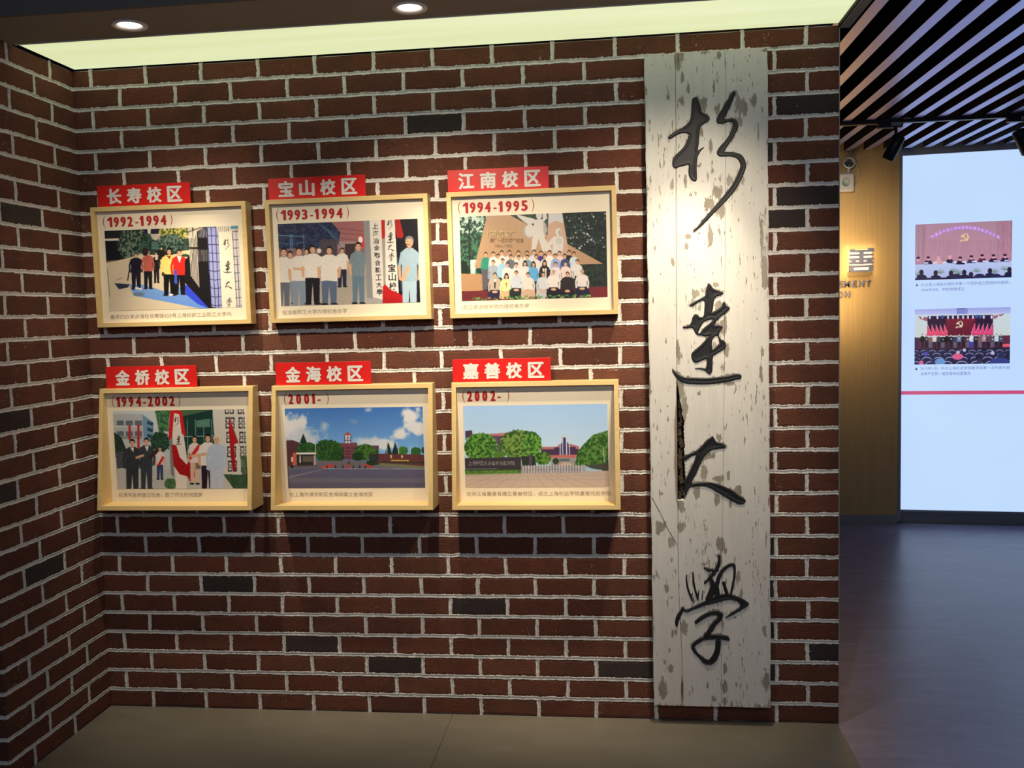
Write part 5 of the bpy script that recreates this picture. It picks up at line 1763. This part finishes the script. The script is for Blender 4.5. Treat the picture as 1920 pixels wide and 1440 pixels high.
PAREN = [(0.0, 0.0), (-.0045, .012), (-.0055, .024), (-.0045, .036), (0, .047)]
for i, (x0, w, zt, zb, dt, db, date, cap, cx1, plate, px0, px1, pz0, pz1, fn, what) in enumerate(FR):
    fr = thing('picture_frame', 'pale wooden box frame dated %s, %s' % (date, what), 'picture frame', (x0, 0, zb), group='framed campus photographs on the brick wall')
    new_obj('moulding', frame_mesh(w, zt, zb, dt, db), fr)
    box('backing_print', .0155, w - .0155, -.0330, -.012, .0155, zt - zb - .0155, M_PAPER, fr)
    sc = .9963                      # the print lies 12 mm nearer than the plane it was measured on
    wx = lambda x: -.761 + (x + .761) * sc - x0
    wz = lambda z: 1.4985 + (z - 1.4985) * sc - zb
    P0 = {0: -2.671, 1: -1.996, 2: -1.320, 3: -2.681, 4: -2.001, 5: -1.328}[i]
    pz = 1.549 if i < 3 else .8685
    p = fn()
    new_obj('photograph', p.mesh('photograph', wx(P0), wx(P0 + .523), wz(pz), wz(pz + .300), -.0338, M_PRINT), fr)
    zd = wz(1.8615 if i < 3 else 1.185)
    xd0 = wx(P0) + (.013 if i < 3 else .016)
    xd1 = xd0 + (.233 if len(date) > 5 else .123)
    DS = ((0, 48), (61, 112), (126, 177), (191, 243), (266, 293), (308, 345), (371, 422), (436, 488), (504, 560)) if len(date) > 5 else ((0, 43), (67, 112), (137, 182), (205, 233), (255, 282))
    if date == '1994-2002':
        DS = ((0, 35), (50, 95), (115, 160), (180, 232), (247, 275), (290, 337), (355, 405), (422, 470), (487, 535))
    if date == '2002-':
        DS = ((0, 46), (66, 110), (133, 178), (203, 248), (266, 293))
    kx = (xd1 - xd0) / DS[-1][1]
    for ch_, (q0, q1) in zip(date, DS):
        if ch_ == '-':
            box('digit', xd0 + q0 * kx, xd0 + q1 * kx, -.0337, -.0334, zd + .011, zd + .016, M_DATE, fr)
        elif ch_ == '1':
            a_, b_, t_ = xd0 + q0 * kx, xd0 + q1 * kx, zd + .037
            s_ = b_ - .0105
            new_obj('digit', pymesh('digit', [(a_, -.0336, t_ - .009), (s_, -.0336, t_), (b_, -.0336, t_), (b_, -.0336, zd), (s_, -.0336, zd), (s_, -.0336, t_ - .0125), (a_, -.0336, t_ - .0135)], [(0, 6, 5, 4, 3, 2, 1)], M_DATE), fr)
        else:
            lettering('digit', ch_, xd0 + q0 * kx, xd0 + q1 * kx, -.0336, zd, zd + .037, M_DATE, fr, bold=(.0026, .0012))
    for xx, s_ in ((xd0 - .008, 1), (xd1 + (.014 if len(date) > 5 else .022), -1)):
        V, F = [], []
        for k in range(9):
            u = k / 8
            xq = xx + s_ * (-.0075 * math.sin(math.pi * u))
            ww = .0004 + .0011 * math.sin(math.pi * u)
            V += [(xq - ww, -.0336, zd - .006 + .050 * u), (xq + ww, -.0336, zd - .006 + .050 * u)]
        F = [(2 * k, 2 * k + 1, 2 * k + 3, 2 * k + 2) for k in range(8)]
        new_obj('bracket_mark', pymesh('bracket_mark', V, F, M_DATE), fr)
    zc = wz(1.5175 if i < 3 else .8365)
    lettering('caption', cap, wx(P0) + .003, wx(cx1), -.0336, zc, zc + .0165, M_CAPT, fr, offset=.0)
    # red name plate standing behind the top edge of the frame
    pl = thing('name_plate', 'red name plate with white characters on top of the frame dated %s' % date, 'name plate', (px0, 0, pz0), group='red name plates above the frames')
    W_, H_ = px1 - px0, pz1 - pz0
    box('plate', 0, W_, -.030, -.022, .0008, H_, M_RED, pl, .0006)
    box('standoff', .02, W_ - .02, -.022, -.0015, .002, .02, M_BLACKMETAL, pl)
    cw = .0580
    for k, ch_ in enumerate(plate):
        cx = .038 + k * (.0785)
        if ch_ == '区':
            cx += .0015
        lettering('character', ch_, cx, cx + cw, -.0302, .0105, .0105 + .058, M_WHITE, pl, depth=.0010, bold=(.0026, .0020))


# ------------------------------------------------------------------ photographs on the glowing display
def emblem(p, cx, cy, r, c):
    a = [(cx + r * math.cos(t_), cy + r * .95 * math.sin(t_)) for t_ in [math.radians(k) for k in range(-75, 130, 12)]]
    S_ = np.array([(x, y, r * (.07 + .11 * math.sin(math.pi * min(1, k / (len(a) - 1))))) for k, (x, y) in enumerate(a)])
    W_ = p.win(cx - 2 * r, cy - 2 * r, cx + 2 * r, cy + 2 * r)
    p.I[W_][sd_stroke(p.X[W_], p.Y[W_], S_) < 0] = c
    p.line([(cx - r * .55, cy + r * .85), (cx - r * .95, cy + r * 1.15)], r * .3, c)
    p.line([(cx + r * .75, cy + r * .95), (cx - r * .35, cy - r * .25)], r * .26, c)
    p.line([(cx - r * .75, cy - r * .05), (cx + r * .0, cy - r * .6)], r * .36, c)


def pic_meeting():
    p = Pic(200, 124, [(140, 188), (1728, 108), (1712, 1048), (142, 1096)], (176, 132, 150))
    p.poly([(130, 80), (1740, 80), (1740, 820), (130, 860)], (168, 130, 148), c2=(196, 144, 166))
    for k in range(70):
        r_ = random.Random(k)
        x = 150 + k * 23
        e = .22 if (x < 330 or x > 1450) else .08
        y0 = 130 if (x < 330 or x > 1450) else 430
        p.line([(x, y0), (x + 2, 820)], 5 + r_.random() * 5, tuple(v * (1 - e * r_.random() * 1.6) for v in (180, 130, 150)))
    T_ = '中国共产党上海杉达学院委员会成立大会'
    for k, ch_ in enumerate(T_):
        u = k / (len(T_) - 1)
        x = 430 + u * 1065
        y = 232 + 150 * (2 * u - 1) ** 2
        p.rect(x - 30, y - 30, x + 30, y + 34, (172, 128, 196))
        p.text(ch_, x - 25, y - 25, x + 25, y + 27, (226, 180, 246), .02)
    emblem(p, 950, 385, 62, (236, 206, 150))
    p.poly([(140, 830), (1720, 770), (1715, 1050), (142, 1100)], (186, 200, 240), c2=(168, 182, 226), tex=6)
    for x, y, c in ((195, 715, (170, 130, 160)), (360, 708, (40, 26, 58)), (530, 705, (214, 160, 170)), (715, 690, (36, 26, 62)), (885, 710, (34, 24, 52)), (1065, 690, (60, 50, 84)), (1240, 672, (86, 36, 70)), (1420, 672, (36, 24, 66)), (1605, 665, (30, 22, 60))):
        p.poly([(x - 75, y + 125), (x - 55, y + 75), (x - 20, y + 55), (x + 20, y + 55), (x + 55, y + 72), (x + 75, y + 122)], c)
        p.ell(x, y + 32, 24, 36, (222, 170, 184)); p.ell(x, y + 14, 30, 20, (50, 30, 44) if x not in (530, 715) else (214, 160, 170))
    for x in (330, 480, 640, 800, 950, 1120, 1290, 1460, 1640):
        p.rect(x - 40, 800 - (x - 300) * .03, x + 30, 822 - (x - 300) * .03, (220, 222, 246))
    for x, y in ((200, 990), (560, 950), (780, 930), (860, 960), (1150, 930), (1440, 940), (1600, 900)):
        for k in range(7):
            a_ = math.radians(200 + k * 24)
            p.line([(x, y + 30), (x + 75 * math.cos(a_), y + 30 + 70 * math.sin(a_))], 9, (110, 140, 120))
    D_ = (30, 26, 64)
    p.poly([(142, 1060), (1712, 1010), (1712, 1060), (142, 1100)], D_)
    for x, y in ((250, 925), (485, 935), (735, 940), (950, 925), (1060, 960), (1365, 900), (1675, 880)):
        p.ell(x, y + 38, 36, 44, (40, 28, 52)); p.poly([(x - 95, y + 175), (x - 70, y + 90), (x, y + 62), (x + 75, y + 90), (x + 115, y + 175)], D_)
    for x in (1200, 1460, 820):
        p.ell(x, 1040, 90, 55, (40, 36, 78))
    return p


def pic_stage():
    p = Pic(200, 124, [(132, 130), (1698, 98), (1685, 1020), (132, 1028)], (190, 205, 224))
    p.poly([(120, 90), (1700, 90), (1700, 215), (120, 225)], (150, 156, 222), c2=(190, 200, 244), tex=6)
    p.poly([(820, 110), (1010, 105), (1000, 208), (825, 212)], (128, 134, 206)); p.rect(835, 115, 955, 130, (70, 74, 130))
    p.poly([(120, 222), (1700, 205), (1700, 560), (120, 590)], (196, 212, 222), c2=(200, 208, 206))
    p.poly([(190, 245), (350, 260), (350, 330), (230, 290)], (150, 96, 110)); p.poly([(1420, 240), (1600, 205), (1560, 240), (1420, 300)], (160, 100, 116))
    p.poly([(350, 240), (1410, 225), (1420, 560), (340, 560)], (44, 22, 52)); p.poly([(650, 290), (1130, 280), (1130, 560), (650, 560)], (130, 30, 56), c2=(100, 26, 50))
    for k in range(20):
        p.line([(665 + k * 24, 300), (665 + k * 24, 550)], 6, (84, 18, 46))
    for x in (265, 385, 510, 685, 765, 848, 930, 1010, 1090, 1265, 1390, 1505):
        p.ell(x, 262, 15, 28, (206, 214, 246))
    for x in (590, 1150, 1210):
        p.ell(x, 255, 26, 30, (60, 84, 150), rough=.6)
    emblem(p, 868, 370, 52, (226, 236, 190))
    for k in range(5):
        x = 350 + k * 68
        p.poly([(x, 380), (x + 58, 520), (x + 50, 560), (x - 14, 560)], (226, 70, 110)); p.line([(x, 380), (x + 56, 515)], 6, (240, 190, 210))
        x = 1125 + k * 70
        p.poly([(x, 368), (x + 12, 550), (x - 70, 550), (x - 62, 520)], (222, 66, 120)); p.line([(x, 368), (x - 62, 515)], 6, (240, 180, 214))
    p.poly([(132, 590), (1690, 560), (1690, 790), (132, 800)], (92, 40, 66), tex=14); p.poly([(132, 580), (200, 590), (200, 760), (132, 760)], (60, 44, 80)); p.rect(1570, 700, 1690, 745, (220, 90, 110))
    cols = [(26, 22, 30), (60, 44, 50), (120, 96, 92), (206, 200, 206), (70, 60, 70), (26, 24, 40), (22, 20, 28), (30, 24, 34), (54, 56, 96), (120, 130, 150), (40, 40, 60), (84, 60, 70), (206, 214, 232), (34, 28, 44), (110, 90, 84), (170, 130, 150), (90, 66, 76), (80, 70, 86), (196, 208, 222), (60, 80, 100)]
    for k, c in enumerate(cols):
        x = 265 + k * 67
        t_ = 530 + (k * 37 % 3) * 9
        p.man(x, t_, 765, c, [(40, 34, 48), (30, 26, 40), (90, 96, 120)][k % 3] if k != 12 else (50, 70, 190), bw=31, skin=(226, 190, 196), sleeve=False, face=False)
        if k % 2:
            p.ell(x + 4, t_ + 75, 9, 10, (236, 230, 240))
    p.poly([(132, 775), (1688, 765), (1685, 1022), (132, 1030)], (34, 32, 62))
    r_ = random.Random(9)
    for y, s_ in ((800, 1), (850, 1.15), (915, 1.35), (985, 1.6)):
        x = 150
        while x < 1680:
            p.ell(x, y + 22 * s_, 58 * s_, 30 * s_, (160, 162, 204)); p.ell(x, y + 30 * s_, 55 * s_, 30 * s_, (36, 36, 74))
            if r_.random() < .3:
                p.ell(x + 40, y - 5, 26 * s_, 28 * s_, [(30, 26, 50), (176, 184, 214), (50, 46, 84)][r_.randrange(3)], rough=.3)
            x += (135 + r_.random() * 30) * s_
    p.ell(845, 900, 90, 50, (214, 92, 140)); p.ell(850, 830, 28, 26, (190, 186, 206))
    p.ell(560, 985, 85, 60, (104, 146, 206), tex=20); p.ell(1550, 900, 62, 78, (40, 48, 84)); p.ell(1530, 1000, 170, 70, (52, 62, 130)); p.ell(320, 855, 30, 34, (84, 70, 190)); p.ell(250, 1000, 36, 40, (214, 96, 150))
    return p


for fn, x0, x1, z0, z1 in ((pic_meeting, .104, .698, 1.652, 2.024), (pic_stage, .104, .695, 1.083, 1.456)):
    new_obj('photograph', fn().mesh('photograph', x0, x1, z0, z1, -.0012, M_PRINTLIT), ld)
